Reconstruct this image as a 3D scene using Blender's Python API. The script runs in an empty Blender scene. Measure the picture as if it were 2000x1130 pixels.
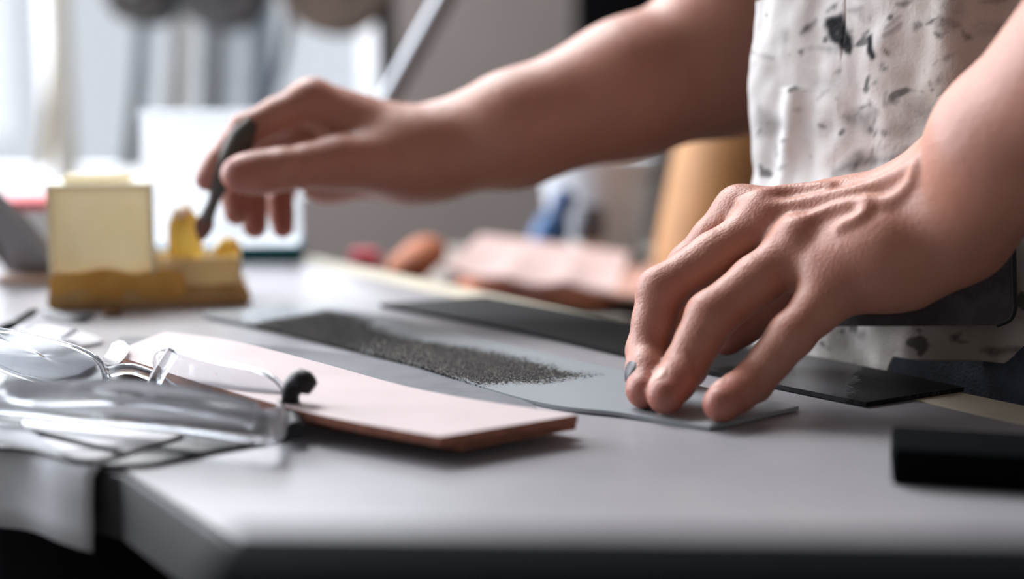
import bpy, bmesh, math, random
import numpy as np
from mathutils import Vector, Matrix, noise as mnoise

random.seed(7); rng = np.random.default_rng(7)
scene = bpy.context.scene
COL = scene.collection

# ------------------------------------------------------------------ camera
Z0 = 0.90                       # height of the worktop
CAMH = 0.14                     # camera above the worktop
FPX = 2000 * 50 / 36.0
HORIZ = 170.0
PITCH = math.atan((565 - HORIZ) / FPX)
CAM = np.array([0.0, 0.0, Z0 + CAMH])
cam_d = bpy.data.cameras.new('camera'); cam = bpy.data.objects.new('camera', cam_d); COL.objects.link(cam)
cam.location = CAM; cam.rotation_euler = (math.pi / 2 - PITCH, 0, 0)
cam_d.lens = 50; cam_d.sensor_width = 36; cam_d.clip_start = 0.02
cam_d.dof.use_dof = True; cam_d.dof.focus_distance = 0.655; cam_d.dof.aperture_fstop = 2.9
scene.camera = cam

# ------------------------------------------------------------------ world, light, exposure
w = bpy.data.worlds.new('sky'); scene.world = w; w.use_nodes = True
bg = w.node_tree.nodes['Background']; bg.inputs[0].default_value = (0.93, 0.95, 1.0, 1); bg.inputs[1].default_value = 0.6
def area(name, loc, rot, sx, sy, power, col):
    l = bpy.data.lights.new(name, 'AREA'); l.shape = 'RECTANGLE'; l.size = sx; l.size_y = sy; l.energy = power; l.color = col
    o = bpy.data.objects.new(name, l); COL.objects.link(o); o.location = loc; o.rotation_euler = rot; return o
R90 = math.pi / 2
area('daylight_back', (-1.05, 3.42, 1.75), (-R90, 0, 0), 1.55, 1.9, 34, (0.95, 0.97, 1.0))
area('daylight_left', (-2.12, 1.95, 1.75), (0, -R90, 0), 1.9, 2.1, 105, (0.98, 0.98, 1.0))
area('added_roof_light', (-1.05, 2.48, 3.16), (0, 0, 0), 1.5, 1.35, 132, (1.0, 0.98, 0.97))  # added overhead source, lights the tops of hands and arms
scene.view_settings.view_transform = 'Standard'; scene.view_settings.look = 'None'
scene.view_settings.exposure = 0.46; scene.view_settings.gamma = 1.0; scene.view_settings.use_curve_mapping = False

# ------------------------------------------------------------------ geometry of the photograph
_f = np.array([0, math.cos(PITCH), -math.sin(PITCH)]); _u = np.array([0, math.sin(PITCH), math.cos(PITCH)]); _r = np.array([1.0, 0, 0])
def ray(px, py): return _f + _r * ((px - 1000) / FPX) + _u * ((565 - py) / FPX)
def Q(px, py, Y):
    d = ray(px, py); return CAM + d * (Y / d[1])
def G(px, py, z=0.0):
    d = ray(px, py); return CAM + d * ((Z0 + z - CAM[2]) / d[2])

# ------------------------------------------------------------------ helpers
def lin(c):
    return tuple((v / 12.92 if v <= 0.04045 else ((v + 0.055) / 1.055) ** 2.4) for v in [x / 255 for x in c]) + (1,)
MATS = {}
def mat(name, rgb, rough=0.5, metal=0.0, var=0.12, scale=30.0, bump=0.0, bscale=200.0, sss=0.0, trans=0.0, spec=0.5, ior=1.45, coat=0.0, rgb2=None, emit=0.0, stretch=None, alpha=1.0):
    if name in MATS: return MATS[name]
    m = bpy.data.materials.new(name); m.use_nodes = True; nt = m.node_tree; p = nt.nodes['Principled BSDF']
    base = lin(rgb)
    tc = nt.nodes.new('ShaderNodeTexCoord'); src = tc.outputs['Object']
    if stretch:
        mp = nt.nodes.new('ShaderNodeMapping'); mp.inputs['Scale'].default_value = stretch; nt.links.new(src, mp.inputs[0]); src = mp.outputs[0]
    if var > 0 or rgb2:
        n = nt.nodes.new('ShaderNodeTexNoise'); n.inputs['Scale'].default_value = scale; n.inputs['Detail'].default_value = 5
        nt.links.new(src, n.inputs['Vector'])
        r = nt.nodes.new('ShaderNodeValToRGB'); nt.links.new(n.outputs['Fac'], r.inputs[0])
        c2 = lin(rgb2) if rgb2 else tuple(min(1, v * (1 + var)) for v in base[:3]) + (1,)
        c1 = base if rgb2 else tuple(v * (1 - var) for v in base[:3]) + (1,)
        r.color_ramp.elements[0].position = 0.35; r.color_ramp.elements[1].position = 0.65
        r.color_ramp.elements[0].color = c1; r.color_ramp.elements[1].color = c2
        nt.links.new(r.outputs[0], p.inputs['Base Color'])
    else: p.inputs['Base Color'].default_value = base
    p.inputs['Roughness'].default_value = rough; p.inputs['Metallic'].default_value = metal
    p.inputs['IOR'].default_value = ior; p.inputs['Specular IOR Level'].default_value = spec
    p.inputs['Transmission Weight'].default_value = trans; p.inputs['Coat Weight'].default_value = coat
    p.inputs['Alpha'].default_value = alpha
    if sss: p.inputs['Subsurface Weight'].default_value = sss; p.inputs['Subsurface Radius'].default_value = (1, .5, .3); p.inputs['Subsurface Scale'].default_value = 0.006
    if emit: p.inputs['Emission Color'].default_value = base; p.inputs['Emission Strength'].default_value = emit
    if bump:
        n2 = nt.nodes.new('ShaderNodeTexNoise'); n2.inputs['Scale'].default_value = bscale; n2.inputs['Detail'].default_value = 6
        nt.links.new(src, n2.inputs['Vector'])
        b = nt.nodes.new('ShaderNodeBump'); b.inputs['Strength'].default_value = bump; b.inputs['Distance'].default_value = 0.002
        nt.links.new(n2.outputs['Fac'], b.inputs['Height']); nt.links.new(b.outputs[0], p.inputs['Normal'])
    MATS[name] = m; return m

def tag(o, label=None, cat=None, group=None, kind=None):
    if label: o['label'] = label
    if cat: o['category'] = cat
    if group: o['group'] = group
    if kind: o['kind'] = kind
    return o
def empty(name, loc, label=None, cat=None, group=None, kind=None):
    o = bpy.data.objects.new(name, None); COL.objects.link(o); o.location = loc; o.empty_display_size = 0.02
    return tag(o, label, cat, group, kind)
def root_loc(p):
    v = np.zeros(3)
    while p is not None: v = v + np.array(p.location); p = p.parent
    return v
def build(name, verts, faces, m, parent=None, smooth=False, sharp=None, bevel=0.0, seg=2):
    verts = np.asarray(verts, float)
    if parent is None:
        lo = verts.min(0); hi = verts.max(0); org = np.array([(lo[0] + hi[0]) / 2, (lo[1] + hi[1]) / 2, lo[2]])
    else: org = verts.mean(0); 
    me = bpy.data.meshes.new(name); me.from_pydata((verts - org).tolist(), [], [list(f) for f in faces] if not isinstance(faces, np.ndarray) else faces.tolist())
    bm = bmesh.new(); bm.from_mesh(me); bmesh.ops.recalc_face_normals(bm, faces=bm.faces)
    if bevel:
        es = [e for e in bm.edges if len(e.link_faces) == 2 and e.calc_face_angle(0) > 0.5]
        bmesh.ops.bevel(bm, geom=es, offset=bevel, segments=seg, affect='EDGES', profile=0.6)
    bm.to_mesh(me); bm.free()
    if smooth or bevel:
        me.shade_smooth()
        me.set_sharp_from_angle(angle=math.radians(sharp if sharp else 50))
    me.materials.append(m)
    o = bpy.data.objects.new(name, me); COL.objects.link(o)
    o.location = org - (root_loc(parent) if parent is not None else 0)
    if parent is not None: o.parent = parent
    return o
class MB:
    def __init__(s): s.v = []; s.f = []
    def add(s, v, f):
        k = len(s.v); s.v += [tuple(map(float, x)) for x in v]; s.f += [tuple(i + k for i in q) for q in f]; return s
    def box(s, c, size, rz=0.0, rot=None):
        c = np.array(c, float); h = np.array(size, float) / 2
        M = np.array(rot) if rot is not None else np.array(Matrix.Rotation(rz, 3, 'Z'))
        v = [c + M @ (h * np.array(k)) for k in [(-1,-1,-1),(1,-1,-1),(1,1,-1),(-1,1,-1),(-1,-1,1),(1,-1,1),(1,1,1),(-1,1,1)]]
        return s.add(v, [(0,3,2,1),(4,5,6,7),(0,1,5,4),(1,2,6,5),(2,3,7,6),(3,0,4,7)])
    def prism(s, xy, z0, z1):
        n = len(xy); v = [(x, y, z0) for x, y in xy] + [(x, y, z1) for x, y in xy]
        return s.add(v, [tuple(range(n))[::-1], tuple(range(n, 2 * n))] + [(i, (i + 1) % n, n + (i + 1) % n, n + i) for i in range(n)])
    def tube(s, pts, r, n=10, caps=True, flat=None):
        pts = [np.array(p, float) for p in pts]; rs = r if isinstance(r, (list, tuple, np.ndarray)) else [r] * len(pts)
        rings = []; prev = None
        for i, p in enumerate(pts):
            t = pts[min(i + 1, len(pts) - 1)] - pts[max(i - 1, 0)]; t /= np.linalg.norm(t) + 1e-12
            if prev is None:
                a = np.array([0, 0, 1.0]) if abs(t[2]) < 0.9 else np.array([1.0, 0, 0])
            else: a = prev
            x = a - t * a.dot(t); x /= np.linalg.norm(x) + 1e-12; y = np.cross(t, x); prev = x
            fx, fy = flat if flat else (1, 1)
            rings.append([p + rs[i] * (math.cos(q) * x * fx + math.sin(q) * y * fy) for q in np.linspace(0, 2 * math.pi, n, endpoint=False)])
        v = [x for ring in rings for x in ring]; f = []
        for i in range(len(pts) - 1):
            for j in range(n): f.append((i * n + j, i * n + (j + 1) % n, (i + 1) * n + (j + 1) % n, (i + 1) * n + j))
        if caps: f.append(tuple(range(n))[::-1]); f.append(tuple(range((len(pts) - 1) * n, len(pts) * n)))
        return s.add(v, f)
    def lathe(s, prof, c, n=32, axis=None):
        c = np.array(c, float); M = np.eye(3)
        if axis is not None: M = np.array(Vector((0, 0, 1)).rotation_difference(Vector(axis)).to_matrix())
        v = []; f = []
        for (r, z) in prof:
            for j in range(n):
                a = 2 * math.pi * j / n; v.append(c + M @ np.array([r * math.cos(a), r * math.sin(a), z]))
        for i in range(len(prof) - 1):
            for j in range(n): f.append((i * n + j, i * n + (j + 1) % n, (i + 1) * n + (j + 1) % n, (i + 1) * n + j))
        f.append(tuple(range(n))[::-1]); f.append(tuple(range((len(prof) - 1) * n, len(prof) * n)))
        return s.add(v, f)
    def out(s, name, m, parent=None, **k): return build(name, s.v, s.f, m, parent, **k)

def catmull(pts, n):
    pts = [np.array(p, float) for p in pts]; P = [2 * pts[0] - pts[1]] + pts + [2 * pts[-1] - pts[-2]]; out = []
    segs = len(pts) - 1
    for k in range(n):
        u = k / (n - 1) * segs; i = min(int(u), segs - 1); t = u - i; a, b, c, d = P[i:i + 4]
        out.append(0.5 * ((2 * b) + (-a + c) * t + (2 * a - 5 * b + 4 * c - d) * t * t + (-a + 3 * b - 3 * c + d) * t ** 3))
    return out
def closed_curve(pts, per=8):
    pts = [np.array(p, float) for p in pts]; n = len(pts); out = []
    for i in range(n):
        a, b, c, d = pts[i - 1], pts[i], pts[(i + 1) % n], pts[(i + 2) % n]
        for k in range(per):
            t = k / per
            out.append(0.5 * ((2 * b) + (-a + c) * t + (2 * a - 5 * b + 4 * c - d) * t * t + (-a + 3 * b - 3 * c + d) * t ** 3))
    return out
def nz(x, y, z=0.0): return mnoise.noise(Vector((x, y, z)))

# patch: sheet with thickness between a near and a far polyline (world xy); returns object and uv arrays
def patch(name, near, far, nu, nv, zf, th, m, parent=None, attr=None):
    A = catmull(near, nu); B = catmull(far, nu)
    V = []; n = nu * nv
    for i in range(nu):
        for j in range(nv):
            v = j / (nv - 1); p = A[i] * (1 - v) + B[i] * v
            V.append((p[0], p[1], p[2] + zf(i / (nu - 1), v) + th))
    top = np.array(V); bot = top.copy(); bot[:, 2] -= th
    F = []
    for i in range(nu - 1):
        for j in range(nv - 1):
            a = i * nv + j; q = (a, a + nv, a + nv + 1, a + 1); F.append(q); F.append(tuple(n + x for x in q[::-1]))
    rim = [i * nv for i in range(nu)] + [(nu - 1) * nv + j for j in range(1, nv)] + [i * nv + nv - 1 for i in range(nu - 2, -1, -1)] + [j for j in range(nv - 2, 0, -1)]
    for k in range(len(rim)):
        a, b = rim[k], rim[(k + 1) % len(rim)]; F.append((a, n + a, n + b, b))
    V = np.vstack([top, bot])
    o = build(name, V, F, m, parent, smooth=True, sharp=40)
    if attr:
        for an, fn in attr.items():
            at = o.data.attributes.new(an, 'FLOAT', 'POINT'); at.data.foreach_set('value', np.array([fn(x) for x in V], dtype=np.float32))
    return o
def poly_sd(p, poly):       # signed distance to polygon, negative inside
    x, y = p; d = 1e9; inside = False; n = len(poly)
    for i in range(n):
        ax, ay = poly[i]; bx, by = poly[i - 1]
        ex, ey = bx - ax, by - ay; wx, wy = x - ax, y - ay
        t = max(0, min(1, (wx * ex + wy * ey) / (ex * ex + ey * ey + 1e-12)))
        d = min(d, math.hypot(wx - ex * t, wy - ey * t))
        if (ay > y) != (by > y) and x < (bx - ax) * (y - ay) / (by - ay) + ax: inside = not inside
    return -d if inside else d

# ------------------------------------------------------------------ signed distance modelling for the figure
def cone_d(P, pr):
    a, b, ra, rb = pr
    ba = b - a; L = ba.dot(ba) + 1e-12; pa = P - a
    t = np.clip(pa @ ba / L, 0, 1)
    d = pa - t[:, None] * ba
    return np.sqrt((d * d).sum(1)) - (ra + (rb - ra) * t)
def smin(a, b, k):
    h = np.clip(0.5 + 0.5 * (b - a) / k, 0, 1); return b + (a - b) * h - k * h * (1 - h)
class Field:
    """groups: list of (prims, k_inside, k_join); a prim is (a, b, ra, rb)"""
    def __init__(s): s.groups = []
    def add(s, prims, k, kj): s.groups.append(([(np.array(a, float), np.array(b, float), ra, rb) for a, b, ra, rb in prims], k, kj)); return s
    def ev(s, P, near=None):
        d = None; fg = None; kf = .008
        for gi, (prims, k, kj) in enumerate(s.groups):
            g = None
            for pi, pr in enumerate(prims):
                if near is not None and (gi, pi) not in near: continue
                x = cone_d(P, pr); g = x if g is None else smin(g, x, k)
            if g is None: continue
            if kj < 0: fg = g if fg is None else np.minimum(fg, g); kf = -kj; continue
            if fg is not None: d = fg if d is None else smin(d, fg, kf); fg = None
            d = g if d is None else smin(d, g, kj)
        if fg is not None: d = fg if d is None else smin(d, fg, kf)
        return d if d is not None else np.full(len(P), 1.0)
    def trace(s, px, py):
        d = ray(px, py); d = d / np.linalg.norm(d); t = 0.3
        for _ in range(90):
            v = s.ev((CAM + d * t)[None])[0]; t += v * 0.9
            if v < 2e-4: return CAM + d * t
            if t > 1.6: return None
        return CAM + d * t
def chain(pts):      # [(xyz, r), ...] -> prims
    return [(pts[i][0], pts[i + 1][0], pts[i][1], pts[i + 1][1]) for i in range(len(pts) - 1)]
def surface(field, lo, hi, h, B=24, cut=None):
    lo = np.array(lo, float); hi = np.array(hi, float)
    nb = np.ceil((hi - lo) / (h * B)).astype(int); N = nb * B + 1
    S = np.full(N, 1.0, np.float32)
    g = np.arange(B + 1) * h
    gx, gy, gz = np.meshgrid(g, g, g, indexing='ij'); off = np.stack([gx, gy, gz], -1).reshape(-1, 3)
    rad = B * h * 0.5 * math.sqrt(3)
    cen = np.stack(np.meshgrid(*[lo[k] + (np.arange(nb[k]) + 0.5) * B * h for k in range(3)], indexing='ij'), -1).reshape(-1, 3)
    dist = {}
    for gi, (prims, k, kj) in enumerate(field.groups):
        for pi, pr in enumerate(prims): dist[(gi, pi)] = cone_d(cen, pr)
    keys = list(dist); D = np.stack([dist[k] for k in keys], 1); dm = D.min(1)
    idx = np.nonzero(dm < rad + 0.03)[0]
    for q in idx:
        near = {keys[j] for j in np.nonzero(D[q] < max(dm[q], 0) + 2 * rad + 0.03)[0]}
        d = field.ev(cen[q] - B * h / 2 + off, near)
        i, j, k = np.unravel_index(q, nb)
        S[i * B:i * B + B + 1, j * B:j * B + B + 1, k * B:k * B + B + 1] = d.reshape(B + 1, B + 1, B + 1)
        if dm[q] < -rad - 0.01: pass
    # interior blocks far inside
    for q in np.nonzero(dm < -rad)[0]: pass
    neg = S < 0
    c = neg[:-1, :-1, :-1].astype(np.int8)
    for (a, b, cc) in [(0,0,1),(0,1,0),(0,1,1),(1,0,0),(1,0,1),(1,1,0),(1,1,1)]:
        c += neg[a:N[0] - 1 + a, b:N[1] - 1 + b, cc:N[2] - 1 + cc]
    act = (c > 0) & (c < 8); cells = np.argwhere(act)
    vid = np.full(act.shape, -1, np.int32); vid[act] = np.arange(len(cells))
    acc = np.zeros((len(cells), 3)); cnt = np.zeros(len(cells))
    corner = [(0,0,0),(1,0,0),(0,1,0),(1,1,0),(0,0,1),(1,0,1),(0,1,1),(1,1,1)]
    val = [S[cells[:, 0] + a, cells[:, 1] + b, cells[:, 2] + cc] for a, b, cc in corner]
    for a, b in [(0,1),(2,3),(4,5),(6,7),(0,2),(1,3),(4,6),(5,7),(0,4),(1,5),(2,6),(3,7)]:
        m = (val[a] < 0) != (val[b] < 0); t = val[a][m] / (val[a][m] - val[b][m])
        acc[m] += np.array(corner[a]) + t[:, None] * (np.array(corner[b]) - np.array(corner[a])); cnt[m] += 1
    V = lo + (cells + acc / cnt[:, None]) * h
    F = []
    for ax in range(3):
        b1, b2 = [k for k in range(3) if k != ax]
        sl0 = [slice(1, N[k] - 1) for k in range(3)]; sl1 = list(sl0); sl0[ax] = slice(0, N[ax] - 1); sl1[ax] = slice(1, N[ax])
        e = np.argwhere(neg[tuple(sl0)] != neg[tuple(sl1)]); st = np.array([1, 1, 1]); st[ax] = 0; e = e + st
        if not len(e): continue
        flip = neg[e[:, 0], e[:, 1], e[:, 2]]
        def cell(o1, o2):
            q = e.copy(); q[:, b1] += o1; q[:, b2] += o2; return vid[q[:, 0], q[:, 1], q[:, 2]]
        quad = np.stack([cell(-1, -1), cell(0, -1), cell(0, 0), cell(-1, 0)], 1)
        if ax == 1: flip = ~flip
        quad[~flip] = quad[~flip][:, ::-1]
        F.append(quad)
    F = np.vstack(F); F = F[(F >= 0).all(1)]
    return V, F

def raw_mesh(name, V, F, m, parent=None):
    me = bpy.data.meshes.new(name); org = V.mean(0)
    me.vertices.add(len(V)); me.vertices.foreach_set('co', (V - org).astype(np.float32).ravel())
    me.loops.add(F.size); me.loops.foreach_set('vertex_index', F.astype(np.int32).ravel())
    me.polygons.add(len(F)); me.polygons.foreach_set('loop_start', (np.arange(len(F)) * 4).astype(np.int32))
    me.update(calc_edges=True); me.validate(); me.shade_smooth(); me.materials.append(m)
    o = bpy.data.objects.new(name, me); COL.objects.link(o); o.location = org - (root_loc(parent) if parent is not None else 0)
    if parent is not None: o.parent = parent
    return o

# ================================================================== THE ROOM
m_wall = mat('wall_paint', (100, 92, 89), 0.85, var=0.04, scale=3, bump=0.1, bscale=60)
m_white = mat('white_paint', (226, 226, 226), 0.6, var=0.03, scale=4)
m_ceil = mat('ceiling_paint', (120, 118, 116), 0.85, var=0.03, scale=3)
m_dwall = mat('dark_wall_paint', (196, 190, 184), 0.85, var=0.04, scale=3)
m_floor = mat('floor_concrete', (62, 58, 56), 0.6, var=0.15, scale=4, bump=0.1)
m_wframe = mat('window_paint', (232, 233, 236), 0.4, var=0.03)
XL, XR, YB, YF, ZC = -2.0, 2.6, 3.3, -2.4, 3.0
tag(MB().box(((XL + XR) / 2, (YB + YF) / 2, -0.05), (XR - XL + .4, YB - YF + .4, 0.1)).out('floor', m_floor), kind='structure')
SX0, SX1, SY0, SY1 = -1.85, -0.25, 1.75, 3.2  # ceiling opening for the added skylight
ce = MB(); X0_, X1_, Y0_, Y1_ = XL - .2, XR + .2, YF - .2, YB + .2
for a0_, a1_, b0_, b1_ in ((X0_, SX0, Y0_, Y1_), (SX1, X1_, Y0_, Y1_), (SX0, SX1, Y0_, SY0), (SX0, SX1, SY1, Y1_)):
    ce.box(((a0_ + a1_) / 2, (b0_ + b1_) / 2, ZC + .05), (a1_ - a0_, b1_ - b0_, .1))
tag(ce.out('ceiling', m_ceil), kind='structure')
def wall_with_hole(name, axis, pos, a0, a1, h0, h1, z0, z1, th, m):
    mb = MB()
    def seg(s0, s1, zz0, zz1):
        if s1 <= s0 or zz1 <= zz0: return
        c = (s0 + s1) / 2; zc = (zz0 + zz1) / 2
        if axis == 'x': mb.box((c, pos, zc), (s1 - s0, th, zz1 - zz0))
        else: mb.box((pos, c, zc), (th, s1 - s0, zz1 - zz0))
    seg(a0, h0, 0, ZC); seg(h1, a1, 0, ZC); seg(h0, h1, 0, z0); seg(h0, h1, z1, ZC)
    return tag(mb.out(name, m), kind='structure')
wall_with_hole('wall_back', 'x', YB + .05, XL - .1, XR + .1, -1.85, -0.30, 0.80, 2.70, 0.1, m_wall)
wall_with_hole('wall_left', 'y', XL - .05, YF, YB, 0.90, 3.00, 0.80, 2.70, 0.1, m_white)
tag(MB().box((XR + .05, (YB + YF) / 2, ZC / 2), (0.1, YB - YF, ZC)).out('wall_right', m_dwall), kind='structure')
tag(MB().box(((XL + XR) / 2, YF - .05, ZC / 2), (XR - XL, 0.1, ZC)).out('wall_front', m_dwall), kind='structure')
# clear pane: mostly see-through with a faint reflection
m_pane = bpy.data.materials.new('window_glass'); m_pane.use_nodes = True; nt = m_pane.node_tree
for n in list(nt.nodes): nt.nodes.remove(n)
out = nt.nodes.new('ShaderNodeOutputMaterial'); mx = nt.nodes.new('ShaderNodeMixShader'); tr = nt.nodes.new('ShaderNodeBsdfTransparent'); gl = nt.nodes.new('ShaderNodeBsdfGlossy')
gl.inputs['Roughness'].default_value = 0.05; mx.inputs[0].default_value = 0.06; tr.inputs[0].default_value = (0.96, 0.98, 1, 1)
nt.links.new(tr.outputs[0], mx.inputs[1]); nt.links.new(gl.outputs[0], mx.inputs[2]); nt.links.new(mx.outputs[0], out.inputs[0])
def window(name, axis, pos, a0, a1, z0, z1, cols, rows):
    e = empty(name, (0, 0, 0), kind='structure')
    def bx(c, zc, la, lz, d, m, nm):
        mb = MB()
        if axis == 'x': mb.box((c, pos, zc), (la, d, lz))
        else: mb.box((pos, c, zc), (d, la, lz))
        return mb.out(nm, m, e)
    t = 0.05
    bx((a0 + a1) / 2, z0 + t / 2, a1 - a0, t, .06, m_wframe, 'window_frame'); bx((a0 + a1) / 2, z1 - t / 2, a1 - a0, t, .06, m_wframe, 'window_frame')
    bx(a0 + t / 2, (z0 + z1) / 2, t, z1 - z0 - 2 * t, .06, m_wframe, 'window_frame'); bx(a1 - t / 2, (z0 + z1) / 2, t, z1 - z0 - 2 * t, .06, m_wframe, 'window_frame')
    W = (a1 - a0 - 2 * t) / cols; H = (z1 - z0 - 2 * t) / rows
    for i in range(1, cols): bx(a0 + t + W * i, (z0 + z1) / 2, .03, z1 - z0 - 2 * t, .04, m_wframe, 'mullion')
    for i in range(cols):
        for j in range(rows): bx(a0 + t + W * (i + .5), z0 + t + H * (j + .5), W - .03, H - .005, .006, m_pane, 'pane')
        for j in range(1, rows): bx(a0 + t + W * (i + .5), z0 + t + H * j, W - .03, .025, .035, m_wframe, 'glazing_bar')
window('window_1', 'x', YB + .05, -1.85, -0.30, 0.80, 2.70, 2, 1)
window('window_2', 'y', XL - .05, 0.90, 3.00, 0.80, 2.70, 2, 1)

sk = empty('added_skylight', ((SX0 + SX1) / 2, (SY0 + SY1) / 2, ZC), kind='structure')  # unseen skylight, added to bring light from above and behind
for k in range(3): MB().box((SX0 + (SX1 - SX0) * (k / 2), (SY0 + SY1) / 2, ZC + .06), (.05, SY1 - SY0, .06)).out('window_frame', m_wframe, sk)
for k in range(2): MB().box((SX0 + (SX1 - SX0) * (.25 + .5 * k), (SY0 + SY1) / 2, ZC + .08), ((SX1 - SX0) / 2 - .05, SY1 - SY0, .006)).out('pane', m_pane, sk)

# ================================================================== WORKBENCH
tdir = np.array([0.57, -0.82, 0]); tdir /= np.linalg.norm(tdir); ndir = np.array([-tdir[1], tdir[0], 0]) * -1   # ndir towards the camera side
def bench_mat():
    m = mat('grey_slab', (164, 162, 165), 0.36, var=0.10, scale=9, bump=0.04, bscale=120, rgb2=(147, 145, 150), spec=.35); return m
m_slab = bench_mat()
m_edgewood = mat('pale_wood', (186, 178, 158), 0.6, var=0.10, scale=14, bump=0.15, bscale=90, stretch=(1, 1, 6))
m_black = mat('black_paint', (10, 10, 11), 0.9, var=0.1, spec=0)
far_a = G(580, 492); far_b = G(2000, 792)
fdir = (far_b - far_a)[:2] / np.linalg.norm((far_b - far_a)[:2]); fn = np.array([-fdir[1], fdir[0]])     # fn points to the far side
if fn[1] < 0: fn = -fn
def on_far(s, off): p = far_a[:2] + fdir * s + fn * off; return (p[0], p[1])
EDGE = 0.030
corner = G(250, 920)[:2]
left2 = G(-420, 760)[:2]
s_c = (corner - far_a[:2]).dot(fdir); off_c = (corner - far_a[:2]).dot(fn)
bench = empty('workbench', (0.0, 0.7, 0), 'grey stone-topped workbench with a pale wooden far edge', 'workbench')
slab_xy = [tuple(corner), on_far(1.25, off_c), on_far(1.25, -EDGE - .0006), on_far(-0.75, -EDGE - .0006), on_far(-0.75, off_c + 0.25), tuple(left2)]
MB().prism(slab_xy, Z0 - 0.024, Z0).out('stone_top', m_slab, bench, bevel=0.0015)
m_band = mat('painted_edge_shade', (46, 46, 50), 0.6, var=0.1)  # added strips: shade on the slab's near faces put in as dark colour
cpts = [on_far(1.25, off_c), tuple(corner), tuple(left2), on_far(-0.75, off_c + 0.25)]
for (xa, ya), (xb, yb) in zip(cpts[:-1], cpts[1:]):
    d_ = np.array([xb - xa, yb - ya]); ln_ = np.linalg.norm(d_); d_ /= ln_; nn2 = np.array([-d_[1], d_[0]])
    if nn2.dot(np.array([0, .7]) - np.array([xa, ya])) > 0: nn2 = -nn2
    c_ = (np.array([xa + xb, ya + yb]) / 2) + nn2 * .0017
    MB().box((c_[0], c_[1], Z0 - .0135), (ln_, .003, .024), math.atan2(d_[1], d_[0])).out('shade_band', m_band, bench, bevel=.0006)
MB().prism([on_far(-0.75, -EDGE), on_far(1.25, -EDGE), on_far(1.25, 0), on_far(-0.75, 0)], Z0 - 0.024, Z0 + 0.0003).out('edge_board', m_edgewood, bench, bevel=0.0012)
cin = on_far(s_c + .02, off_c + .012)
MB().prism([on_far(-0.70, off_c + .05 + .22), (left2[0] + .06, left2[1] + .10), cin, on_far(1.2, off_c + .012), on_far(1.2, -0.05), on_far(-0.70, -0.05)], Z0 - 0.34, Z0 - 0.0245).out('under_frame', m_black, bench)
for s_, o_ in ((-0.62, -0.10), (1.12, -0.10), (1.12, off_c + .10), (-.62, -.2)):
    x, y = on_far(s_, o_); MB().box((x, y, (Z0 - .34) / 2), (0.06, 0.06, Z0 - .34), math.atan2(fdir[1], fdir[0])).out('leg', m_black, bench)

# ================================================================== LEATHER PIECES ON THE BENCH
def mask_mat(name, attr, ca, cb, ra, rb, bump_a, bump_b, spark=False, grain=900, spec=.22):
    m = bpy.data.materials.new(name); m.use_nodes = True; nt = m.node_tree; p = nt.nodes['Principled BSDF']
    at = nt.nodes.new('ShaderNodeAttribute'); at.attribute_name = attr
    tc = nt.nodes.new('ShaderNodeTexCoord')
    n = nt.nodes.new('ShaderNodeTexNoise'); n.inputs['Scale'].default_value = grain; n.inputs['Detail'].default_value = 3; nt.links.new(tc.outputs['Object'], n.inputs['Vector'])
    add = nt.nodes.new('ShaderNodeMath'); add.operation = 'ADD'; nt.links.new(at.outputs['Fac'], add.inputs[0])
    sub = nt.nodes.new('ShaderNodeMath'); sub.operation = 'MULTIPLY_ADD'; sub.inputs[1].default_value = 1.3; sub.inputs[2].default_value = -0.65; nt.links.new(n.outputs['Fac'], sub.inputs[0])
    nt.links.new(sub.outputs[0], add.inputs[1])
    cr = nt.nodes.new('ShaderNodeMapRange'); cr.inputs['From Min'].default_value = 0.38; cr.inputs['From Max'].default_value = 0.62; nt.links.new(add.outputs[0], cr.inputs['Value'])
    mc = nt.nodes.new('ShaderNodeMix'); mc.data_type = 'RGBA'; mc.inputs['A'].default_value = lin(ca); mc.inputs['B'].default_value = lin(cb); nt.links.new(cr.outputs[0], mc.inputs['Factor'])
    col = mc.outputs['Result']
    if spark:
        v = nt.nodes.new('ShaderNodeTexNoise'); v.inputs['Scale'].default_value = 1500; v.inputs['Detail'].default_value = 1; nt.links.new(tc.outputs['Object'], v.inputs['Vector'])
        g = nt.nodes.new('ShaderNodeMapRange'); g.inputs['From Min'].default_value = 0.625; g.inputs['From Max'].default_value = 0.69; nt.links.new(v.outputs['Fac'], g.inputs['Value'])
        gm = nt.nodes.new('ShaderNodeMath'); gm.operation = 'MULTIPLY'; nt.links.new(g.outputs[0], gm.inputs[0]); nt.links.new(cr.outputs[0], gm.inputs[1])
        mc2 = nt.nodes.new('ShaderNodeMix'); mc2.data_type = 'RGBA'; mc2.inputs['B'].default_value = lin((215, 208, 198)); nt.links.new(col, mc2.inputs['A']); nt.links.new(gm.outputs[0], mc2.inputs['Factor']); col = mc2.outputs['Result']
    nt.links.new(col, p.inputs['Base Color'])
    rr = nt.nodes.new('ShaderNodeMapRange'); rr.inputs['To Min'].default_value = ra; rr.inputs['To Max'].default_value = rb; nt.links.new(cr.outputs[0], rr.inputs['Value']); nt.links.new(rr.outputs[0], p.inputs['Roughness'])
    b = nt.nodes.new('ShaderNodeBump'); b.inputs['Distance'].default_value = 0.001
    rs = nt.nodes.new('ShaderNodeMapRange'); rs.inputs['To Min'].default_value = bump_a; rs.inputs['To Max'].default_value = bump_b; nt.links.new(cr.outputs[0], rs.inputs['Value']); nt.links.new(rs.outputs[0], b.inputs['Strength'])
    p.inputs['Specular IOR Level'].default_value = spec
    nt.links.new(n.outputs['Fac'], b.inputs['Height']); nt.links.new(b.outputs[0], p.inputs['Normal'])
    return m
def GP(pts, z=0.0): return [G(x, y, z) for x, y in pts]
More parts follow.
